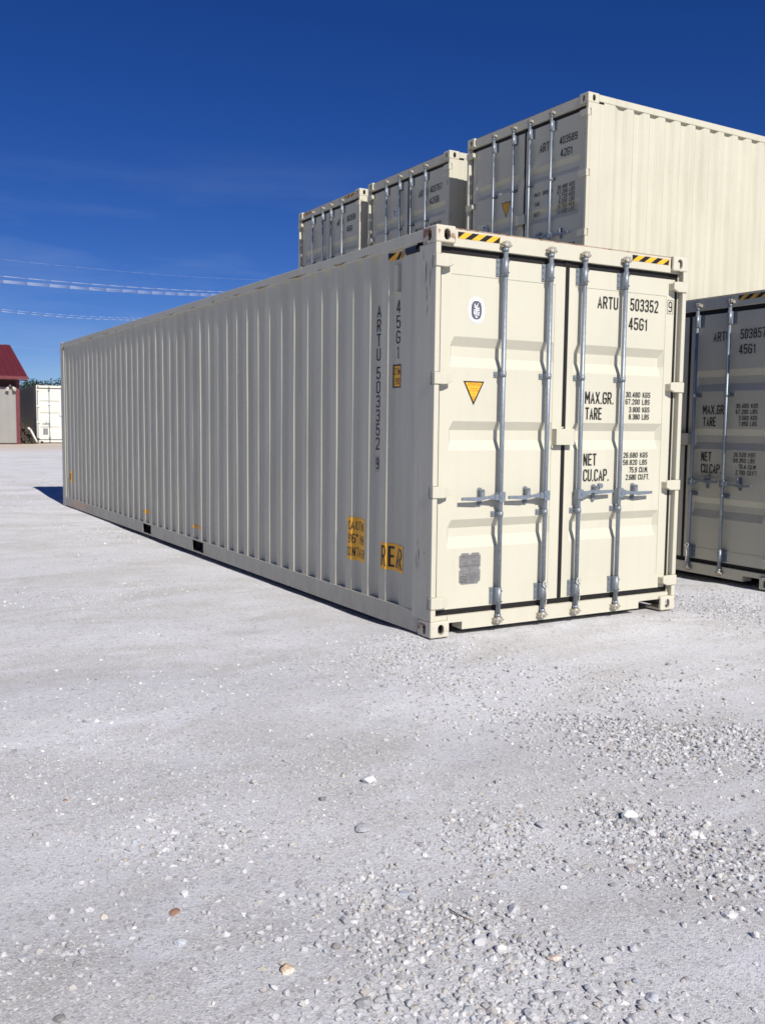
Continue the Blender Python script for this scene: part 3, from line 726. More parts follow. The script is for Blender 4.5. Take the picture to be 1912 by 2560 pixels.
for a, b in ((0.215, 0.425), (0.445, 0.662)):
    n0 = len(F.p); S = stripes('s', 0, b-a, 2.738, 2.790, 2)
    for v, f, mi, ly in S.p: v = v.copy(); v[:, 0] = b-v[:, 0]; F.p.append((v, f, mi, ly))
hz = conform(F, 'hazard_stripe', ['yellow', 'black'])
for v in hz.vertices: v.co.x = min(v.co.x, 0.0045) if v.co.y < 0.264 else v.co.x
for v in hz.vertices:
    if v.co.y < 0.262: v.co.x = -0.0015
obj('hazard_stripe', hz, mpanel)
F = Flat(); F.poly(frect(11.90, 12.10, 2.745, 2.775), 0); F.poly(frect(11.97, 12.02, 2.745, 2.775), 1, 1)
me = MB()
for v, f, mi, ly in F.p: me.add([(-0.001-0.0008*ly, a, b) for a, b in v], f, mi)
obj('hazard_stripe', me.mesh('hazard_stripe', ['yellow', 'black'], fix=False), mpanel)
for nm, a, b, z0, z1 in (('pocket_label', 6.83, 7.22, 0.295, 0.335), ('pocket_label', 4.85, 5.13, 0.290, 0.325), ('front_label', 11.50, 11.71, 0.44, 0.645)):
    F = Flat(); F.poly(frect(a, b, z0, z1), 0)
    if nm == 'pocket_label': mirror_text(F, 'FORK', b-0.04, b-0.16, z0+0.008, z1-0.008); mirror_text(F, 'USE', a+0.14, a+0.04, z0+0.008, z1-0.008)
    else: mirror_text(F, 'FRONT', b-0.02, a+0.02, z0+0.04, z1-0.04)
    obj(nm, conform(F, nm, ['yellow', 'black']), mpanel)
mb = MB(); mb.box(0.018, 0.043, 0.545, 0.600, 2.508, 2.695); mb.box(0.016, 0.043, 0.541, 0.604, 2.495, 2.508)
obj('document_tube', mb.mesh('document_tube', 'cream_side'), mpanel, 0.002)
# dark scuffs on the near post
sr = random.Random(5)
def scuff(y, z, ln, wd, sl):
    mb = MB()
    pts = []; n = max(3, int(ln/0.03))
    for k in range(n+1): pts.append((y+sl*k/n+sr.uniform(-.003, .003), z-ln*k/n, wd*sr.uniform(.2, 1)*(1 if 0 < k < n else .1)))
    for p, q in zip(pts[:-1], pts[1:]): mb.quad((-0.0004, p[0]+p[2], p[1]), (-0.0004, p[0]-p[2], p[1]), (-0.0004, q[0]-q[2], q[1]), (-0.0004, q[0]+q[2], q[1]))
    obj('scuff_mark', mb.mesh('scuff_mark', 'black', fix=False), main)
for a in ((.125, 2.665, .16, .004, .004), (.121, 2.50, .12, .004, -.006), (.112, 2.38, .09, .002, .0), (.07, 2.60, .14, .0025, .01), (.098, 2.36, .07, .003, .01), (.205, .60, .13, .003, .0), (.17, .64, .10, .005, .006), (.175, .54, .05, .003, 0), (.19, .70, .06, .002, 0), (.10, .62, .02, .004, 0), (.16, 2.74, .05, .005, .01), (.155, 2.70, .03, .004, .01)): scuff(*a)
# rust stains along the joint of top rail and panel, and the salmon primer patches on the bottom rail
M['stain'] = simple('brown_rust_stain', (0.30, 0.22, 0.13), 0.8, 0, 0.2, 0.3, 14)
mb = MB(); y = 0.9
while y < 11.5:
    ln = sr.uniform(0.08, 0.42); zz = 2.806-0.003; hh = sr.uniform(0.006, 0.026)
    n = 6; top = []; bot = []
    for k in range(n+1):
        yy = y+ln*k/n; top.append((0.0018, yy, 2.823+sr.uniform(-.006, .004))); bot.append((0.0018, yy, max(2.8068, 2.823-hh*math.sin(math.pi*k/n)*sr.uniform(.5, 1))))
    mb = MB()
    for k in range(n): mb.quad(top[k], top[k+1], bot[k+1], bot[k])
    obj('rust_stain', mb.mesh('rust_stain', 'stain', fix=False), main)
    y += ln+sr.uniform(0.05, 0.5)*(1 if y < 5 else 1.6)
M['primer'] = simple('pinkish_primer_patch', (0.62, 0.44, 0.33), 0.7, 0, 0.2, 0.1, 8)
mb = MB()
for a, b in ((10.35, 11.45),):
    mb = MB(); mb.quad((0.0006, a, 0.045), (0.0006, a+0.04, 0.150), (0.0006, b, 0.152), (0.0006, b-0.06, 0.035))
    obj('primer_patch', mb.mesh('primer_patch', 'primer', fix=False), main)

# ------------------------------------------------------------------ the row to the right (doors in shade, facing -X)
y90 = -math.pi/2
T_857 = door_text('ARTU', '503857', '8', '45G1', ('30.480 KGS', '67.200 LBS'), ('3.560 KGS', '7.850 LBS'), ('26.920 KGS', '59.350 LBS'), ('76.4 CU.M', '2.700 CU.FT'))
container('cream container numbered 503857 on the gravel at the right edge, doors in shade', (4.20, 2.79, -0.042), y90-R(1.5), 2.896, T_857, ('stripes', 'triangle', 'plate', 'emblem'))
T_589 = [('ARTU', 1.50, 1.75, 2.085, 2.195), ('403589', 1.88, 2.20, 2.100, 2.195), ('3', 2.335, 2.372, 2.12, 2.205), ('42G1', 1.90, 2.11, 1.945, 2.040),
         ('MAX. GROSS', 1.42, 1.76, 1.545, 1.595), ('TARE', 1.42, 1.53, 1.425, 1.475), ('NET', 1.42, 1.52, 1.295, 1.345),
         ('30.480 KGS', 1.86, 2.18, 1.555, 1.605), ('67.200 LBS', 1.86, 2.18, 1.495, 1.545), ('3.720 KGS', 1.89, 2.18, 1.435, 1.485), ('8.200 LBS', 1.89, 2.18, 1.375, 1.425), ('26.760 KGS', 1.86, 2.18, 1.315, 1.365), ('59.000 LBS', 1.86, 2.18, 1.255, 1.305),
         ('67.6 CU.M', 1.93, 2.20, 0.80, 0.87), ('2.390 CU.FT', 1.90, 2.20, 0.71, 0.78)]
container('highest looking cream container, numbered 403589, its long corrugated side in full sun', (4.32, 5.86, 2.926), y90+R(1.2), 2.591, T_589, ('triangle_in', 'emblem_low'))
T_767 = [('ARTU', 1.52, 1.78, 2.085, 2.185), ('403767', 1.84, 2.17, 2.095, 2.19), ('0', 2.31, 2.355, 2.12, 2.205), ('42GB', 1.83, 2.09, 1.925, 2.02),
         ('MAX.GR', 1.44, 1.76, 1.54, 1.63), ('30.480 KGS', 1.86, 2.16, 1.60, 1.645), ('67.200 LBS', 1.86, 2.16, 1.54, 1.585), ('TARE', 1.44, 1.64, 1.42, 1.51), ('3.720 KGS', 1.88, 2.16, 1.48, 1.52), ('NET', 1.44, 1.60, 1.10, 1.19)]
container('cream container numbered 403767 on the upper level between 503558 and 403589', (4.35, 8.79, 2.926), y90, 2.591, T_767, ('emblem_mid', 'triangle_low'))
T_558 = [('ARTU', 1.50, 1.74, 2.42, 2.52), ('503558', 1.88, 2.19, 2.43, 2.53), ('45G1', 1.88, 2.08, 2.25, 2.35), ('MAX. GROSS', 1.42, 1.75, 1.74, 1.79), ('TARE', 1.42, 1.53, 1.60, 1.65),
         ('30.480 KGS', 1.88, 2.19, 1.80, 1.85), ('67.200 LBS', 1.88, 2.19, 1.74, 1.79), ('3.800 KGS', 1.91, 2.19, 1.68, 1.73), ('8.380 LBS', 1.91, 2.19, 1.62, 1.67)]
container('cream container numbered 503558, farthest left on the upper level with hazard stripes', (4.335, 11.49, 2.621), y90, 2.896, T_558, ('stripes', 'triangle_hc', 'emblem_low'))
# the lower level that carries them
container('cream container on the gravel under the one numbered 403589', (4.32, 5.86, 0.030), y90+R(1.2), 2.896, [], ('stripes',))
container('cream container on the gravel under the one numbered 403767', (4.35, 8.79, 0.030), y90, 2.896, [], ('stripes',))
container('cream container on the gravel under the one numbered 503558', (4.335, 11.49, 0.030), y90, 2.591, [], ())
# the distant one beside the shed
FARX, FARY, FARZ = 5.50, 44.70, 0.36
far, fdoors, fp = container('distant cream container with blue lettering on its door, beside the red roofed shed', (FARX, FARY, FARZ), R(-2.0), 2.896, [], ('onerod', 'triangle_none'))
M['far_cream'] = paint('whiter_cream_paint', (0.66, 0.65, 0.59), streak=0.1)
for o in [q for q in bpy.data.objects if q.type == 'MESH' and (q.parent == far or (q.parent and q.parent.parent == far))]:
    for sl in o.material_slots:
        if sl.material and sl.material.name.startswith('cream'): sl.link = 'OBJECT'; sl.material = M['far_cream']
F = Flat(); F.text('CONTAINERS', 0.17, 0.50, 2.19, 2.27, 0, 1); F.poly(frect(0.15, 0.52, 2.17, 2.29), 1, 0)
obj('lettering', F.door('lettering', ['skyblue', 'white'], DY-0.003, 0.003), fdoors[0])
F = Flat(); F.poly(frect(0.30, 0.54, 0.42, 0.74), 0)
obj('data_plate', F.door('data_plate', ['plate'], DY-0.004), fdoors[0])

# ------------------------------------------------------------------ ground
def vnoise(x, y, scale, seed):
    """smooth value noise, numpy"""
    g = np.random.default_rng(seed).random((256, 256))
    u = x/scale+1000.5; v = y/scale+1000.5; iu = np.floor(u).astype(int); iv = np.floor(v).astype(int)
    fu = u-iu; fv = v-iv; fu = fu*fu*(3-2*fu); fv = fv*fv*(3-2*fv)
    G = lambda a, b: g[a % 256, b % 256]
    return (G(iu, iv)*(1-fu)+G(iu+1, iv)*fu)*(1-fv)+(G(iu, iv+1)*(1-fu)+G(iu+1, iv+1)*fu)*fv-0.5
def sstep(a, b, x): t = np.clip((x-a)/(b-a), 0, 1); return t*t*(3-2*t)
def ground_z(x, y, fine=True):
    x = np.asarray(x, float); y = np.asarray(y, float)
    z = -0.012+0.10*sstep(11.8, 15.5, y)+np.clip(y-15.5, 0, 200)*0.0085
    z = z-0.042*sstep(2.6, 4.2, x)*(1-sstep(2.6, 3.6, y))+0.035*sstep(3.0, 4.3, x)*sstep(2.9, 3.6, y)*(1-sstep(11, 14, y))
    calm = 1-0.75*np.exp(-(np.maximum(0, np.maximum(-x-0.15, x-2.6))**2+np.maximum(0, np.maximum(-y-0.15, y-12.4))**2)/0.5)
    z = z+calm*(0.050*vnoise(x, y, 3.1, 1)+0.026*vnoise(x, y, 1.2, 2))
    # shallow tyre ruts crossing the foreground
    s_ = (x*0.32+y*0.95); rut = np.sin(s_*2*np.pi/1.45+2.0*vnoise(x, y, 3.0, 9)); z = z+calm*0.009*rut*(1-sstep(0, 5, y))
    if fine: z = z+calm*0.012*vnoise(x, y, 0.42, 3)+0.0045*vnoise(x, y, 0.16, 4)
    # the ground lies a little lower under the long side
    z = z-0.030*np.exp(-((x-0.10)/0.30)**2)*sstep(0.25, 0.9, y)*(1-sstep(6.5, 10.5, y))*(1+1.3*vnoise(x, y, 1.1, 12))
    return z
def axis(lo, a, b, hi, st, gr):
    m = list(np.arange(a, b, st)); s_ = st; p = m[-1]; up = []
    while p < hi: s_ *= gr; p += s_; up.append(p)
    s_ = st; p = a; dn = []
    while p > lo: s_ *= gr; p -= s_; dn.append(p)
    return np.array(dn[::-1]+m+up)
gx = axis(-900, -4.6, 2.6, 900, 0.018, 1.032); gy = axis(-60, -4.7, -0.6, 1200, 0.018, 1.022)
X, Y = np.meshgrid(gx, gy); Z = ground_z(X, Y)
far_ = np.hypot(X, Y) > 150; Z = np.where(far_, Z, Z)
nx, ny = len(gx), len(gy)
vs = np.stack([X.ravel(), Y.ravel(), Z.ravel()], 1); ii = np.arange(nx*ny).reshape(ny, nx)
fs = np.stack([ii[:-1, :-1].ravel(), ii[:-1, 1:].ravel(), ii[1:, 1:].ravel(), ii[1:, :-1].ravel()], 1)
def np_mesh(name, vs, fs, smooth=False):
    me = bpy.data.meshes.new(name); k = fs.shape[1]
    me.vertices.add(len(vs)); me.vertices.foreach_set('co', vs.astype(np.float32).ravel())
    me.loops.add(len(fs)*k); me.loops.foreach_set('vertex_index', fs.astype(np.int32).ravel())
    me.polygons.add(len(fs)); me.polygons.foreach_set('loop_start', (np.arange(len(fs))*k).astype(np.int32))
    me.polygons.foreach_set('loop_total', np.full(len(fs), k, np.int32)); me.polygons.foreach_set('use_smooth', np.full(len(fs), smooth))
    me.update(); me.validate(); return me
me = np_mesh('ground', vs, fs, True)
m, t, b = mat_new('crushed_limestone'); v = coords(t)
big = noise(t, v, 0.42, 4, 0.55); mid = noise(t, v, 2.1, 6, 0.62); sm = noise(t, v, 70, 7, 0.78); gr = noise(t, v, 170, 3, 0.7)
vst = coords(t, (0.45, 1.0, 1.0))
c = ramp(t, big, [(0.34, (0.61, 0.607, 0.625)), (0.62, (0.71, 0.708, 0.735))])
c = mixc(t, ramp(t, noise(t, vst, 1.5, 6, 0.62, 0.6), [(0.44, 0.0), (0.62, 0.9)]), c, (0.525, 0.505, 0.485))
c = mixc(t, ramp(t, noise(t, vst, 2.7, 6, 0.6, 0.8), [(0.54, 0.0), (0.68, 0.8)]), c, (0.73, 0.735, 0.78))
c = mixc(t, ramp(t, mid, [(0.56, 0.0), (0.74, 0.55)]), c, (0.41, 0.395, 0.39))
# flat stones pressed into the surface
wv = N(t, 'ShaderNodeTexNoise', Scale=22.0, Detail=3.0); t.links.new(v, wv.inputs['Vector'])
vw = N(t, 'ShaderNodeVectorMath', operation='MULTIPLY_ADD'); t.links.new(wv.outputs['Color'], vw.inputs[0]); vw.inputs[1].default_value = (0.03, 0.03, 0.03); t.links.new(v, vw.inputs[2])
def spots(c, sc, lo, hi, col, amt, chan, r0=0.26, r1=0.34):
    vo_ = N(t, 'ShaderNodeTexVoronoi', voronoi_dimensions='2D'); vo_.inputs['Scale'].default_value = sc; t.links.new(vw.outputs[0], vo_.inputs['Vector'])
    sp_ = N(t, 'ShaderNodeSeparateColor'); t.links.new(vo_.outputs['Color'], sp_.inputs[0])
    f = N(t, 'ShaderNodeMath', operation='MULTIPLY'); t.links.new(ramp(t, sp_.outputs[chan], [(lo, 0.0), (hi, amt)]), f.inputs[0]); t.links.new(ramp(t, vo_.outputs['Distance'], [(r0, 1.0), (r1, 0.0)]), f.inputs[1])
    return mixc(t, f.outputs[0], c, col)
c = spots(c, 15.0, 0.90, 0.93, (0.40, 0.395, 0.41), 0.6, 0, 0.16, 0.24)
c = spots(c, 27.0, 0.83, 0.89, (0.40, 0.39, 0.39), 0.75, 1, 0.22, 0.32)
c = spots(c, 27.0, 0.90, 0.94, (0.74, 0.73, 0.71), 0.7, 2, 0.20, 0.30)
c = spots(c, 60.0, 0.76, 0.84, (0.37, 0.365, 0.37), 0.75, 0)
c = spots(c, 60.0, 0.76, 0.84, (0.80, 0.79, 0.77), 0.85, 1)
c = spots(c, 130.0, 0.76, 0.84, (0.30, 0.30, 0.305), 0.75, 0, 0.3, 0.5)
c = spots(c, 130.0, 0.72, 0.82, (0.82, 0.81, 0.79), 0.8, 1, 0.3, 0.5)
c = mixc(t, ramp(t, gr, [(0.40, 0.0), (0.72, 0.35)]), c, (0.66, 0.66, 0.68))
# tan soil far off by the shed
sxx = N(t, 'ShaderNodeSeparateXYZ'); t.links.new(v, sxx.inputs[0]); mrr = N(t, 'ShaderNodeMapRange')
mrr.inputs['From Min'].default_value = 33; mrr.inputs['From Max'].default_value = 41; t.links.new(sxx.outputs['Y'], mrr.inputs['Value'])
c = mixc(t, mrr.outputs[0], c, (0.56, 0.48, 0.40))
t.links.new(c, b.inputs['Base Color']); b.inputs['Roughness'].default_value = 0.95; b.inputs['Specular IOR Level'].default_value = 0.15
ad = N(t, 'ShaderNodeMath', operation='MULTIPLY_ADD'); t.links.new(gr, ad.inputs[0]); ad.inputs[1].default_value = 0.45; t.links.new(sm, ad.inputs[2])
bump(t, b, ad.outputs[0], 0.75, 0.012)
me.materials.append(m); struct(obj('ground', me))

# ------------------------------------------------------------------ loose gravel: one object of pebbles on the ground
def ico(sub_):
    bm = bmesh.new(); bmesh.ops.create_icosphere(bm, subdivisions=sub_, radius=1.0)
    v = np.array([q.co[:] for q in bm.verts]); f = np.array([[q.index for q in p.verts] for p in bm.faces]); bm.free(); return v, f
def patchiness(x, y):
    a = vnoise(x, y, 1.1, 21)+0.6*vnoise(x, y, 0.45, 22)
    return np.clip(0.5+1.6*a, 0.03, 1)
def scatter(n, dmin, dmax, s0, s1, power, thresh=0.0, sub_=1, clusters=None, seed=1):
    g = np.random.default_rng(seed); keep = []
    tot = 0
    while tot < n:
        d = np.sqrt(g.random(n*2)*(dmax**2-dmin**2)+dmin**2); a = YAW*-1+g.uniform(-0.46, 0.46, n*2)   # bearing from +Y towards +X
        x = CAM_POS[0]+d*np.sin(a); y = CAM_POS[1]+d*np.cos(a)
        p = patchiness(x, y)**2.2
        if clusters is not None:
            q = np.zeros(len(x))
            for cx, cy, r_, s_ in clusters: q = np.maximum(q, s_*np.exp(-((x-cx)**2+(y-cy)**2)/(r_*r_)))
            p = q*(0.35+0.65*p)
        ok = (g.random(n*2) < p) & ~((x > -0.02) & (x < 2.46) & (y > 0.0) & (y < 12.2)) & ~((x > 4.2) & (y < 11) & (y > 0.3))
        keep.append(np.stack([x[ok], y[ok]], 1)); tot += ok.sum()
    P = np.concatenate(keep)[:n]; n = len(P)
    size = s0+(s1-s0)*g.random(n)**power
    V, Fc = ico(max(1, sub_)); k = len(V)
    jit = 1+g.uniform(-0.26, 0.26, (n, k, 1))
    if sub_ > 1:   # facet the bigger ones with random cutting planes
        pass
    vv = V[None]*jit*np.stack([g.uniform(.75, 1.3, n), g.uniform(.65, 1.0, n), g.uniform(.38, .8, n)], 1)[:, None]
    if True:
        for _ in range(6 if sub_ > 1 else 4):
            nn = g.normal(size=(n, 1, 3)); nn /= np.linalg.norm(nn, axis=2, keepdims=True); dd = g.uniform(.35, .75, (n, 1, 1))
            s_ = (vv*nn).sum(2, keepdims=True)-dd; vv = vv-nn*np.maximum(s_, 0)
    th = g.uniform(0, 2*np.pi, n); c_, s_ = np.cos(th)[:, None], np.sin(th)[:, None]
    vx = vv[..., 0]*c_-vv[..., 1]*s_; vy = vv[..., 0]*s_+vv[..., 1]*c_
    zz = ground_z(P[:, 0], P[:, 1])
    out = np.stack([P[:, 0:1]+vx*size[:, None]/2, P[:, 1:2]+vy*size[:, None]/2, zz[:, None]+(vv[..., 2]+g.uniform(-0.22, .34, (n, 1)))*size[:, None]/2], 2).reshape(-1, 3)
    F_ = (Fc[None]+(np.arange(n)*k)[:, None, None]).reshape(-1, 3)
    pal = np.array([(0.49, 0.49, 0.50), (0.56, 0.56, 0.57), (0.69, 0.68, 0.66), (0.39, 0.39, 0.41), (0.27, 0.265, 0.275), (0.44, 0.42, 0.39), (0.46, 0.42, 0.36), (0.38, 0.41, 0.45), (0.34, 0.31, 0.30)])
    pr = np.array([.30, .20, .06, .13, .08, .12, .03, .05, .03]); cc = pal[g.choice(len(pal), n, p=pr/pr.sum())]*g.uniform(.78, 1.08, (n, 1))
    return out, F_, np.repeat(np.clip(cc, 0, .86), k, 0)
def w_at(px, py): p = at_z(px, py, 0.0); return p.x, p.y
CL = [(*w_at(1180, 2500), 0.34, 1.0), (*w_at(1020, 2340), 0.22, 0.9), (*w_at(1330, 2400), 0.16, 0.8), (*w_at(1500, 2520), 0.20, 0.6), (*w_at(930, 2240), 0.18, 0.6), (*w_at(1790, 2150), 0.30, 0.6), (*w_at(1640, 2070), 0.20, 0.8), (*w_at(1760, 2110), 0.2, 0.7), (*w_at(860, 2250), 0.20, 0.4),
      (*w_at(1080, 1660), 0.55, 0.7), (*w_at(1230, 1700), 0.45, 0.8), (*w_at(1480, 1740), 0.6, 0.8), (*w_at(1650, 1800), 0.55, 0.9), (*w_at(1820, 1830), 0.5, 0.8), (*w_at(1250, 2090), 0.2, 0.35), (*w_at(1870, 1510), 0.8, 0.8), (*w_at(1100, 1620), 0.4, 0.8), (*w_at(200, 2380), 0.22, 0.22), (*w_at(420, 2120), .25, .25), (*w_at(640, 2330), .22, .25)]
layers = [scatter(30000, 1.9, 4.6, 0.0035, 0.0080, 1.6, sub_=0, seed=31), scatter(5200, 1.9, 4.8, 0.006, 0.020, 2.6, seed=32),
          scatter(4200, 3.9, 9.5, 0.008, 0.026, 2.8, seed=33), scatter(15000, 1.9, 5.2, 0.005, 0.034, 2.6, clusters=CL, seed=34),
          scatter(10000, 3.6, 11.0, 0.009, 0.034, 2.8, clusters=CL, seed=35), scatter(3500, 8, 24, 0.016, 0.045, 2.6, seed=36),
          scatter(420, 2.0, 5.0, 0.022, 0.050, 2.6, sub_=2, clusters=CL, seed=37), scatter(260, 2.0, 7.0, 0.018, 0.042, 2.5, sub_=2, seed=38)]
vs, fs, cs, o = [], [], [], 0
for a, f_, c_ in layers: vs.append(a); fs.append(f_+o); cs.append(c_); o += len(a)
me = np_mesh('gravel', np.concatenate(vs), np.concatenate(fs))
ca = me.color_attributes.new('stone', 'FLOAT_COLOR', 'POINT'); cc = np.concatenate(cs); ca.data.foreach_set('color', np.concatenate([cc, np.ones((len(cc), 1))], 1).astype(np.float32).ravel())
m, t, b = mat_new('loose_gravel'); at = N(t, 'ShaderNodeAttribute', attribute_name='stone')
n_ = noise(t, coords(t), 140, 4, 0.6)
c = mixc(t, ramp(t, n_, [(0.3, 0.0), (0.7, 0.35)]), at.outputs['Color'], (0.52, 0.52, 0.53)); t.links.new(c, b.inputs['Base Color'])
b.inputs['Roughness'].default_value = 0.9; b.inputs['Specular IOR Level'].default_value = 0.2; bump(t, b, n_, 0.5, 0.003)
me.materials.append(m); g = obj('gravel', me); g['kind'] = 'stuff'

# the stones that stand out
def stone_mat(name, c1, c2, sc=30):
    m, t, b = mat_new(name); v = coords(t); n_ = noise(t, v, sc, 5, 0.65, 0.3)
    c = mixc(t, ramp(t, n_, [(0.42, 0.0), (0.58, 1.0)]), c1, c2); t.links.new(c, b.inputs['Base Color']); b.inputs['Roughness'].default_value = 0.9
    b.inputs['Specular IOR Level'].default_value = 0.2; bump(t, b, noise(t, v, 90, 5, 0.6), 0.6, 0.004); return m
SM = {'white': stone_mat('white_limestone', (0.72, 0.71, 0.69), (0.62, 0.62, 0.63)), 'grey': stone_mat('grey_stone', (0.46, 0.46, 0.49), (0.38, 0.38, 0.40)), 'dark': stone_mat('dark_stone', (0.20, 0.19, 0.19), (0.30, 0.29, 0.29)),
      'tan': stone_mat('tan_and_white_stone', (0.42, 0.29, 0.16), (0.72, 0.68, 0.60), 12), 'brown': stone_mat('brown_stone', (0.30, 0.16, 0.11), (0.36, 0.24, 0.18)), 'blue': stone_mat('bluish_stone', (0.41, 0.43, 0.475), (0.49, 0.505, 0.54)), 'pink': stone_mat('pinkish_stone', (0.44, 0.33, 0.27), (0.6, 0.55, 0.5))}
V3, F3 = ico(3)
STONES = [(920, 1955, 42, 'white', .55, 'whitish chunk, the farthest large stone in the middle of the gravel'), (720, 2421, 34, 'tan', .8, 'stone half tan half white near the bottom of the gravel'),
  (437, 2275, 32, 'brown', .25, 'flat reddish brown stone in the left foreground'), (807, 2000, 22, 'dark', .7, 'small dark broken stone left of the whitish chunk'),
  (1572, 2036, 42, 'white', .75, 'white lump with a deep black shadow at the right of the foreground'), (1731, 2076, 36, 'white', .6, 'white stone on a small ridge near the right edge'),
  (1355, 2056, 34, 'grey', .5, 'smooth grey oval stone with a curved black shadow'), (1642, 1942, 30, 'grey', .55, 'dark sided grey stone, farthest on the right'),
  (1254, 2366, 32, 'white', .85, 'upright pale stone at the edge of the coarse gravel patch'), (1011, 2223, 42, 'blue', .3, 'large flat bluish stone sunk in the gravel'),
  (463, 2230, 22, 'white', .8, 'small round white stone in the left foreground'), (1822, 2277, 40, 'white', .4, 'low white stones by the right edge'),
  (1888, 2327, 22, 'white', .8, 'square white stone with a black shadow at the right edge'), (451, 2357, 32, 'blue', .6, 'pale bluish angular stone in the lower left'),
  (1439, 2542, 34, 'blue', .5, 'bluish grey stone on the bottom edge of the view'), (164, 1994, 14, 'brown', .3, 'tiny red stone at the far left of the foreground'),
  (908, 2068, 52, 'grey', .28, 'widest flat grey stone, shaped like an oval dish'), (1384, 2383, 34, 'pink', .35, 'flat pinkish stone beside the coarse gravel'),
  (1630, 2470, 34, 'blue', .4, 'flat slate coloured stone at the lower right'), (150, 2555, 30, 'dark', .5, 'dark stone cut by the bottom edge on the left')]
for k, (px, py, wpx, mt, flat, lab) in enumerate(STONES):
    g = np.random.default_rng(100+k); p = at_z(px, py, 0.0); dist = np.linalg.norm(np.array(p)-CAM_POS); r_ = wpx/FPX*dist/2
    vv = V3*[1.0, g.uniform(.7, .95), 1.0]
    for _ in range(9):
        nn = g.normal(size=3); nn /= np.linalg.norm(nn); s_ = vv@nn-g.uniform(.55, .85); vv = vv-nn*np.maximum(s_, 0)[:, None]
    vv = vv*(1+0.04*g.normal(size=(len(vv), 1))); vv[:, 2] *= flat; th = g.uniform(0, 3.14); vv = np.stack([vv[:, 0]*math.cos(th)-vv[:, 1]*math.sin(th), vv[:, 0]*math.sin(th)+vv[:, 1]*math.cos(th), vv[:, 2]], 1)
    me = np_mesh('stone', vv*r_, F3); me.materials.append(SM[mt]); o = obj('stone', me)
    o.location = (p.x, p.y, float(ground_z(p.x, p.y))+r_*flat*0.45); tag(o, lab, 'stone', 'larger stones lying on the gravel')
# a twig
mb = MB(); a = at_z(1120, 2265); b_ = at_z(1150, 2285); c_ = at_z(1180, 2296); q = lambda p, z: (p.x, p.y, float(ground_z(p.x, p.y))+z)
mb.path([q(a, .008), q(b_, .010), q(c_, .006)], 0.0022, 6); o = obj('twig', mb.mesh('twig', simple('dry_twig', (0.16, 0.12, 0.09), 0.9))); tag(o, 'thin dry twig lying above the coarse gravel patch', 'twig')

# ------------------------------------------------------------------ the shed on the left
M['siding'] = simple('grey_metal_siding', (0.27, 0.26, 0.245), 0.6, 0, 0.3, 0.05, 1.2)
M['redroof'] = simple('dark_red_metal_roof', (0.105, 0.016, 0.020), 0.55, 0, 0.4, 0.12, 2.0)
M['redtrim'] = simple('dull_red_trim', (0.14, 0.034, 0.040), 0.6, 0, 0.3, 0.15, 4)
M['darktrim'] = simple('dark_maroon_trim', (0.035, 0.010, 0.012), 0.7)
SY = 44.0; gz = float(ground_z(5, SY, False))
cn = at_y(50, 1108, SY); ev = at_y(70, 941, SY-0.55); dr = ray(25.7, 862)
yr = CAM_POS[1]+dr[1]*((ev.x-CAM_POS[0])/dr[0]); rz = CAM_POS[2]+dr[2]*((ev.x-CAM_POS[0])/dr[0])     # ridge end: same x as the eave corner
wx = cn.x; we = ev.z; x_l = wx-14.0; depth = (yr-SY)*2
shed = thing('shed', 'grey metal shed with a dark red roof at the left edge', 'shed', (wx, SY, gz-0.3))
def S(x, y, z): return (x-wx, y-SY, z-gz+0.3)
mb = MB(); xs = np.arange(x_l, wx-0.01, 0.115); vs = []; n = 0     # ribbed front wall
pts = []
for i, x in enumerate(xs): pts.append((x, SY-(0.02 if i % 3 == 0 else 0.0)))
pts.append((wx-0.0, SY))
for (a, ya), (b2, yb) in zip(pts[:-1], pts[1:]): mb.quad(S(a, ya, gz-0.3), S(b2, yb, gz-0.3), S(b2, yb, we-0.10), S(a, ya, we-0.10))
mb.quad(S(wx, SY, gz-.3), S(wx, SY+depth, gz-.3), S(wx, SY+depth, we-.1), S(wx, SY, we-.1)); mb.add([S(wx, SY, we-.1), S(wx, SY+depth, we-.1), S(wx, yr, rz-.12)], [(0, 1, 2)])
mb.quad(S(x_l, SY+depth, gz-.3), S(wx, SY+depth, gz-.3), S(wx, SY+depth, we-.1), S(x_l, SY+depth, we-.1)); mb.quad(S(x_l, SY+depth, gz-.3), S(x_l, SY, gz-.3), S(x_l, SY, we-.1), S(x_l, SY+depth, we-.1))
obj('wall', mb.mesh('wall', 'siding', fix=False), shed)
mb = MB(); xr = ev.x; th = 0.05
yb2 = yr+(yr-(SY-0.55))
for (ya, za, yb_, zb) in ((SY-0.55, we, yr, rz), (yb2, we, yr, rz)):
    mb.add([S(x_l-.5, ya, za), S(xr, ya, za), S(xr, yb_, zb), S(x_l-.5, yb_, zb), S(x_l-.5, ya, za-th), S(xr, ya, za-th), S(xr, yb_, zb-th), S(x_l-.5, yb_, zb-th)], [(0,1,2,3),(7,6,5,4),(0,4,5,1),(1,5,6,2),(3,2,6,7),(0,3,7,4)])
for x in np.arange(x_l, xr, 0.3):
    mb.add([S(x, SY-.55, we+.002), S(x+.03, SY-.55, we+.025), S(x+.06, SY-.55, we+.002), S(x, yr, rz+.002), S(x+.03, yr, rz+.025), S(x+.06, yr, rz+.002)], [(0,1,4,3),(1,2,5,4)])
obj('roof', mb.mesh('roof', 'redroof'), shed)
mb = MB()
def bxS(mb, x0, x1, y0, y1, z0, z1): a = S(x0, y0, z0); b2 = S(x1, y1, z1); mb.box(a[0], b2[0], a[1], b2[1], a[2], b2[2])
bxS(mb, x_l-.5, xr+.02, SY-.59, SY-.553, we-0.16, we-0.01); obj('fascia', mb.mesh('fascia', 'redtrim'), shed)
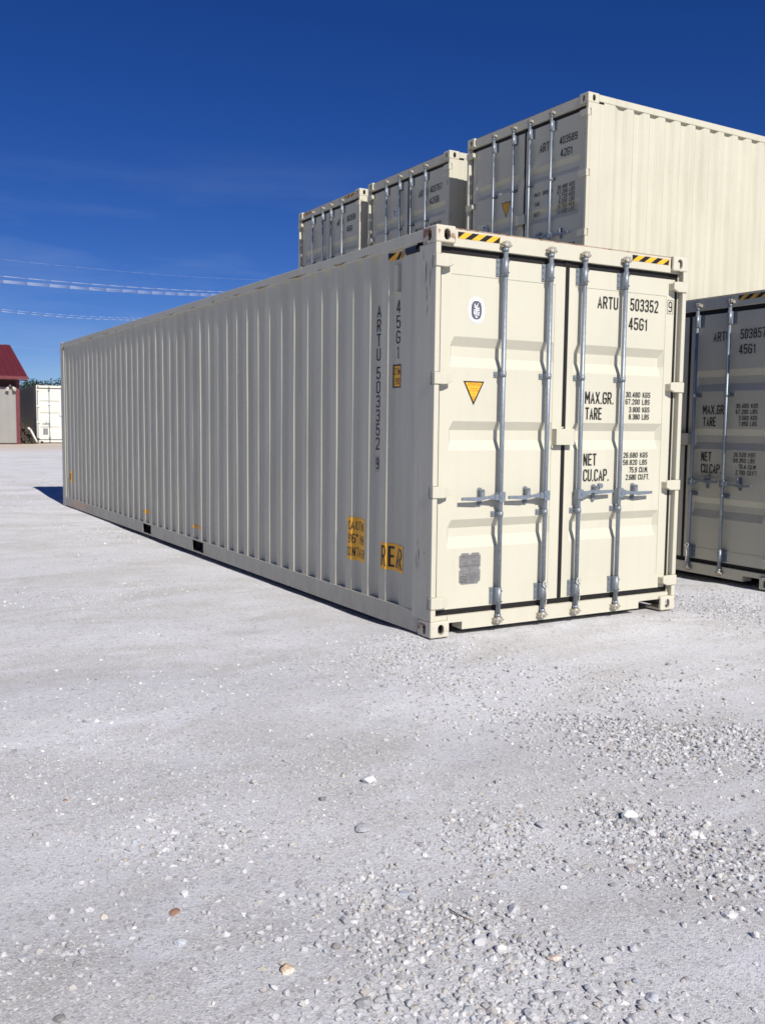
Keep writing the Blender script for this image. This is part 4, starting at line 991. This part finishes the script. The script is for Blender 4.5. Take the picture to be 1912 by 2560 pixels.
mb = MB(); bxS(mb, x_l-.5, xr, SY-.55, SY-.025, we-0.20, we-0.17); obj('soffit', mb.mesh('soffit', 'darktrim'), shed)
mb = MB(); bxS(mb, wx-.13, wx+.04, SY-.05, SY+.12, gz-0.3, we-0.20); obj('corner_trim', mb.mesh('corner_trim', 'redtrim'), shed)
mb = MB(); bxS(mb, x_l, wx-.135, SY-.04, SY-.022, we-.52, we-.20); bxS(mb, x_l, wx-.135, SY-.035, SY-.021, gz-0.3, gz+0.05); obj('wall_band', mb.mesh('wall_band', 'darktrim'), shed)
mb = MB(); fxp = at_y(27, 968, SY-0.15)
for dx, dz in ((-0.11, -0.02), (0.12, 0.0)):
    c0 = Vector(S(fxp.x+dx, SY-0.12, fxp.z+dz)); mb.tube(c0, c0+Vector((dx*.5, -.16, -.10)), 0.05, 0.085, 12)
    mb.tube(c0, c0+Vector((-dx*.7, .08, .08)), 0.02, 0.02, 8)
c0 = Vector(S(fxp.x, SY-.03, fxp.z+.07)); mb.tube(c0, c0+Vector((0, -.05, 0)), .06, .06, 12)
obj('flood_light', mb.mesh('flood_light', simple('white_lamp_housing', (0.6, 0.58, 0.52), 0.5)), shed)

# ------------------------------------------------------------------ log pile, leaning white bar, block
M['bark'] = simple('dark_bark', (0.018, 0.015, 0.013), 0.9, 0, 0.2, 0.4); M['logend'] = simple('weathered_log_end', (0.055, 0.046, 0.036), 0.85, 0, 0.2, 0.4, 18)
mb = MB(); mb.tube((0, 0, 0), (0, 0.45, 0), 0.085, 0.078, 10, 1, True, False)
mb.add([(0.085*math.cos(a), -0.002, 0.085*math.sin(a)) for a in np.linspace(0, 2*math.pi, 11)[:-1]], [tuple(range(10))], 0)
lm = mb.mesh('log', ['logend', 'bark']); lr = random.Random(3); first = None
lx0 = wx+0.12; lz0 = float(ground_z(lx0, SY, False))
for row in range(7):
    nn = (5, 5, 4, 4, 3, 2, 1)[row]
    for k in range(nn):
        o = obj('log', lm) if first is None else first.copy()
        if first is None: first = o
        else: COL.objects.link(o)
        s_ = lr.uniform(.8, 1.1); o.location = (lx0+0.09+k*0.165+(row % 2)*0.03, SY+0.35+lr.uniform(-.12, .12), lz0+0.09+row*0.147); o.scale = (s_, 1, s_); o.rotation_euler = (0, lr.uniform(0, 6), lr.uniform(-.12, .12))
        tag(o, 'dark round log in the pile between the shed and the distant container', 'log', 'logs piled beside the shed')
mb = MB(); A = at_y(71, 1069, SY-.15); B = at_y(78, 1075, SY-.15); C_ = at_y(94, 1106, SY-.3); mb.path([A, B, C_], 0.045, 8)
o = obj('metal_bar', mb.mesh('metal_bar', simple('white_painted_bar', (0.72, 0.70, 0.64), 0.5))); tag(o, 'bent white bar leaning on the log pile', 'bar')
bp = at_y(94, 1113, SY-.35); mb = MB(); mb.box(bp.x-.1, bp.x+.1, bp.y-.08, bp.y+.08, bp.z-.10, bp.z+.05)
o = obj('concrete_block', mb.mesh('concrete_block', simple('pale_concrete_block', (0.72, 0.70, 0.65), 0.8)), bevel=0.01); tag(o, 'white block on the ground at the foot of the leaning bar', 'block')

# ------------------------------------------------------------------ trees behind
def leaf_crown(name, cen, rx, rz, n, seed, ls=0.5):
    g = np.random.default_rng(seed); nc = 26
    cc = g.normal(size=(nc, 3)); cc /= np.linalg.norm(cc, axis=1)[:, None]; cc = cc*g.uniform(.35, 1.0, (nc, 1))*[rx, rx, rz]+[0, 0, rz*.1]
    idx = g.integers(0, nc, n); p = cc[idx]+g.normal(size=(n, 3))*[rx*.17, rx*.17, rz*.17]+np.array(cen)
    a = g.normal(size=(n, 3)); a /= np.linalg.norm(a, axis=1)[:, None]; b2 = np.cross(a, g.normal(size=(n, 3))); b2 /= np.linalg.norm(b2, axis=1)[:, None]; s_ = g.uniform(.5, 1, (n, 1))*ls
    v = np.stack([p-a*s_, p+b2*s_*.6, p+a*s_, p-b2*s_*.6], 1).reshape(-1, 3); f = np.arange(4*n).reshape(n, 4); return v, f
M['leaf'] = simple('dark_green_leaves', (0.018, 0.034, 0.014), 0.7, 0, 0.3, 0.45, 1.5); M['trunk'] = simple('brown_bark', (0.09, 0.06, 0.04), 0.9)
def tree(px, py_top, y, rx, lab, seed):
    p = at_y(px, py_top, y); base = float(ground_z(p.x, p.y, False)); h_ = p.z-base; rz_ = h_*0.36
    t_ = thing('tree', lab, 'tree', (p.x, p.y, base), 0, 'trees beyond the yard')
    mb = MB(); mb.tube((0, 0, -0.2), (0.1, 0, h_*.5), h_*.035, h_*.02, 8); rr = random.Random(seed)
    for k in range(6): a = rr.uniform(0, 6.3); mb.tube((0.05, 0, h_*rr.uniform(.28, .5)), (math.cos(a)*rx*.6, math.sin(a)*rx*.6, h_*rr.uniform(.55, .85)), h_*.013, h_*.004, 6)
    obj('trunk', mb.mesh('trunk', 'trunk'), t_)
    v, f = leaf_crown('crown', (0, 0, h_-rz_*1.05), rx, rz_, 3800, seed, h_*.028); me = np_mesh('crown', v, f); me.materials.append(M['leaf']); obj('crown', me, t_)
tree(135, 946, 96, 3.0, 'tallest dark tree showing above the distant container', 1)
tree(110, 953, 100, 2.6, 'dark tree left of the tallest one, above the distant container', 2)
tree(156, 956, 98, 2.8, 'dark tree beside the near container end, above the distant one', 3)
tree(60, 955, 92, 3.2, 'green tree between the shed roof and the distant container', 4)

# ------------------------------------------------------------------ overhead wires
M['wire'] = simple('bright_aluminium_wire', (0.62, 0.64, 0.67), 0.95, 0.0, 0.0, 0.05)
def wire(p0, p1, lab, r_=0.020, d0=58.0, d1=95.0):
    A = Vector(CAM_POS+ray(*p0)*d0); B = Vector(CAM_POS+ray(*p1)*d1); d = B-A; mb = MB(); pts = []
    for k in range(41):
        s_ = -0.9+k*2.8/40; q = A+d*s_; sag = 0.5*((s_-0.5)**2-0.25)*1.2; pts.append((q.x, q.y, q.z+sag))
    mb.path(pts, r_, 6); o = obj('overhead_wire', mb.mesh('overhead_wire', 'wire')); tag(o, lab, 'wire', 'overhead wires crossing the sky')
wire((0, 648), (600, 698), 'faint topmost wire across the sky', 0.003)
wire((0, 690), (574, 730), 'bright single wire just above the thick bundle of wires', 0.0125)
for k, (dy, nm) in enumerate(((0.0, 'topmost'), (2.0, 'second from the top'), (4.0, 'third from the top'), (6.0, 'lowest'))):
    wire((0, 700.0+dy), (556, 735.5+dy*0.95), nm+' wire of the thick bundle of four', 0.0090)
wire((0, 773), (363, 795), 'upper wire of the lowest bright pair', 0.0085)
wire((0, 778), (349, 800), 'lower wire of the lowest bright pair', 0.0125)
wire((0, 860), (150, 872), 'faint wire just above the shed roof', 0.005)
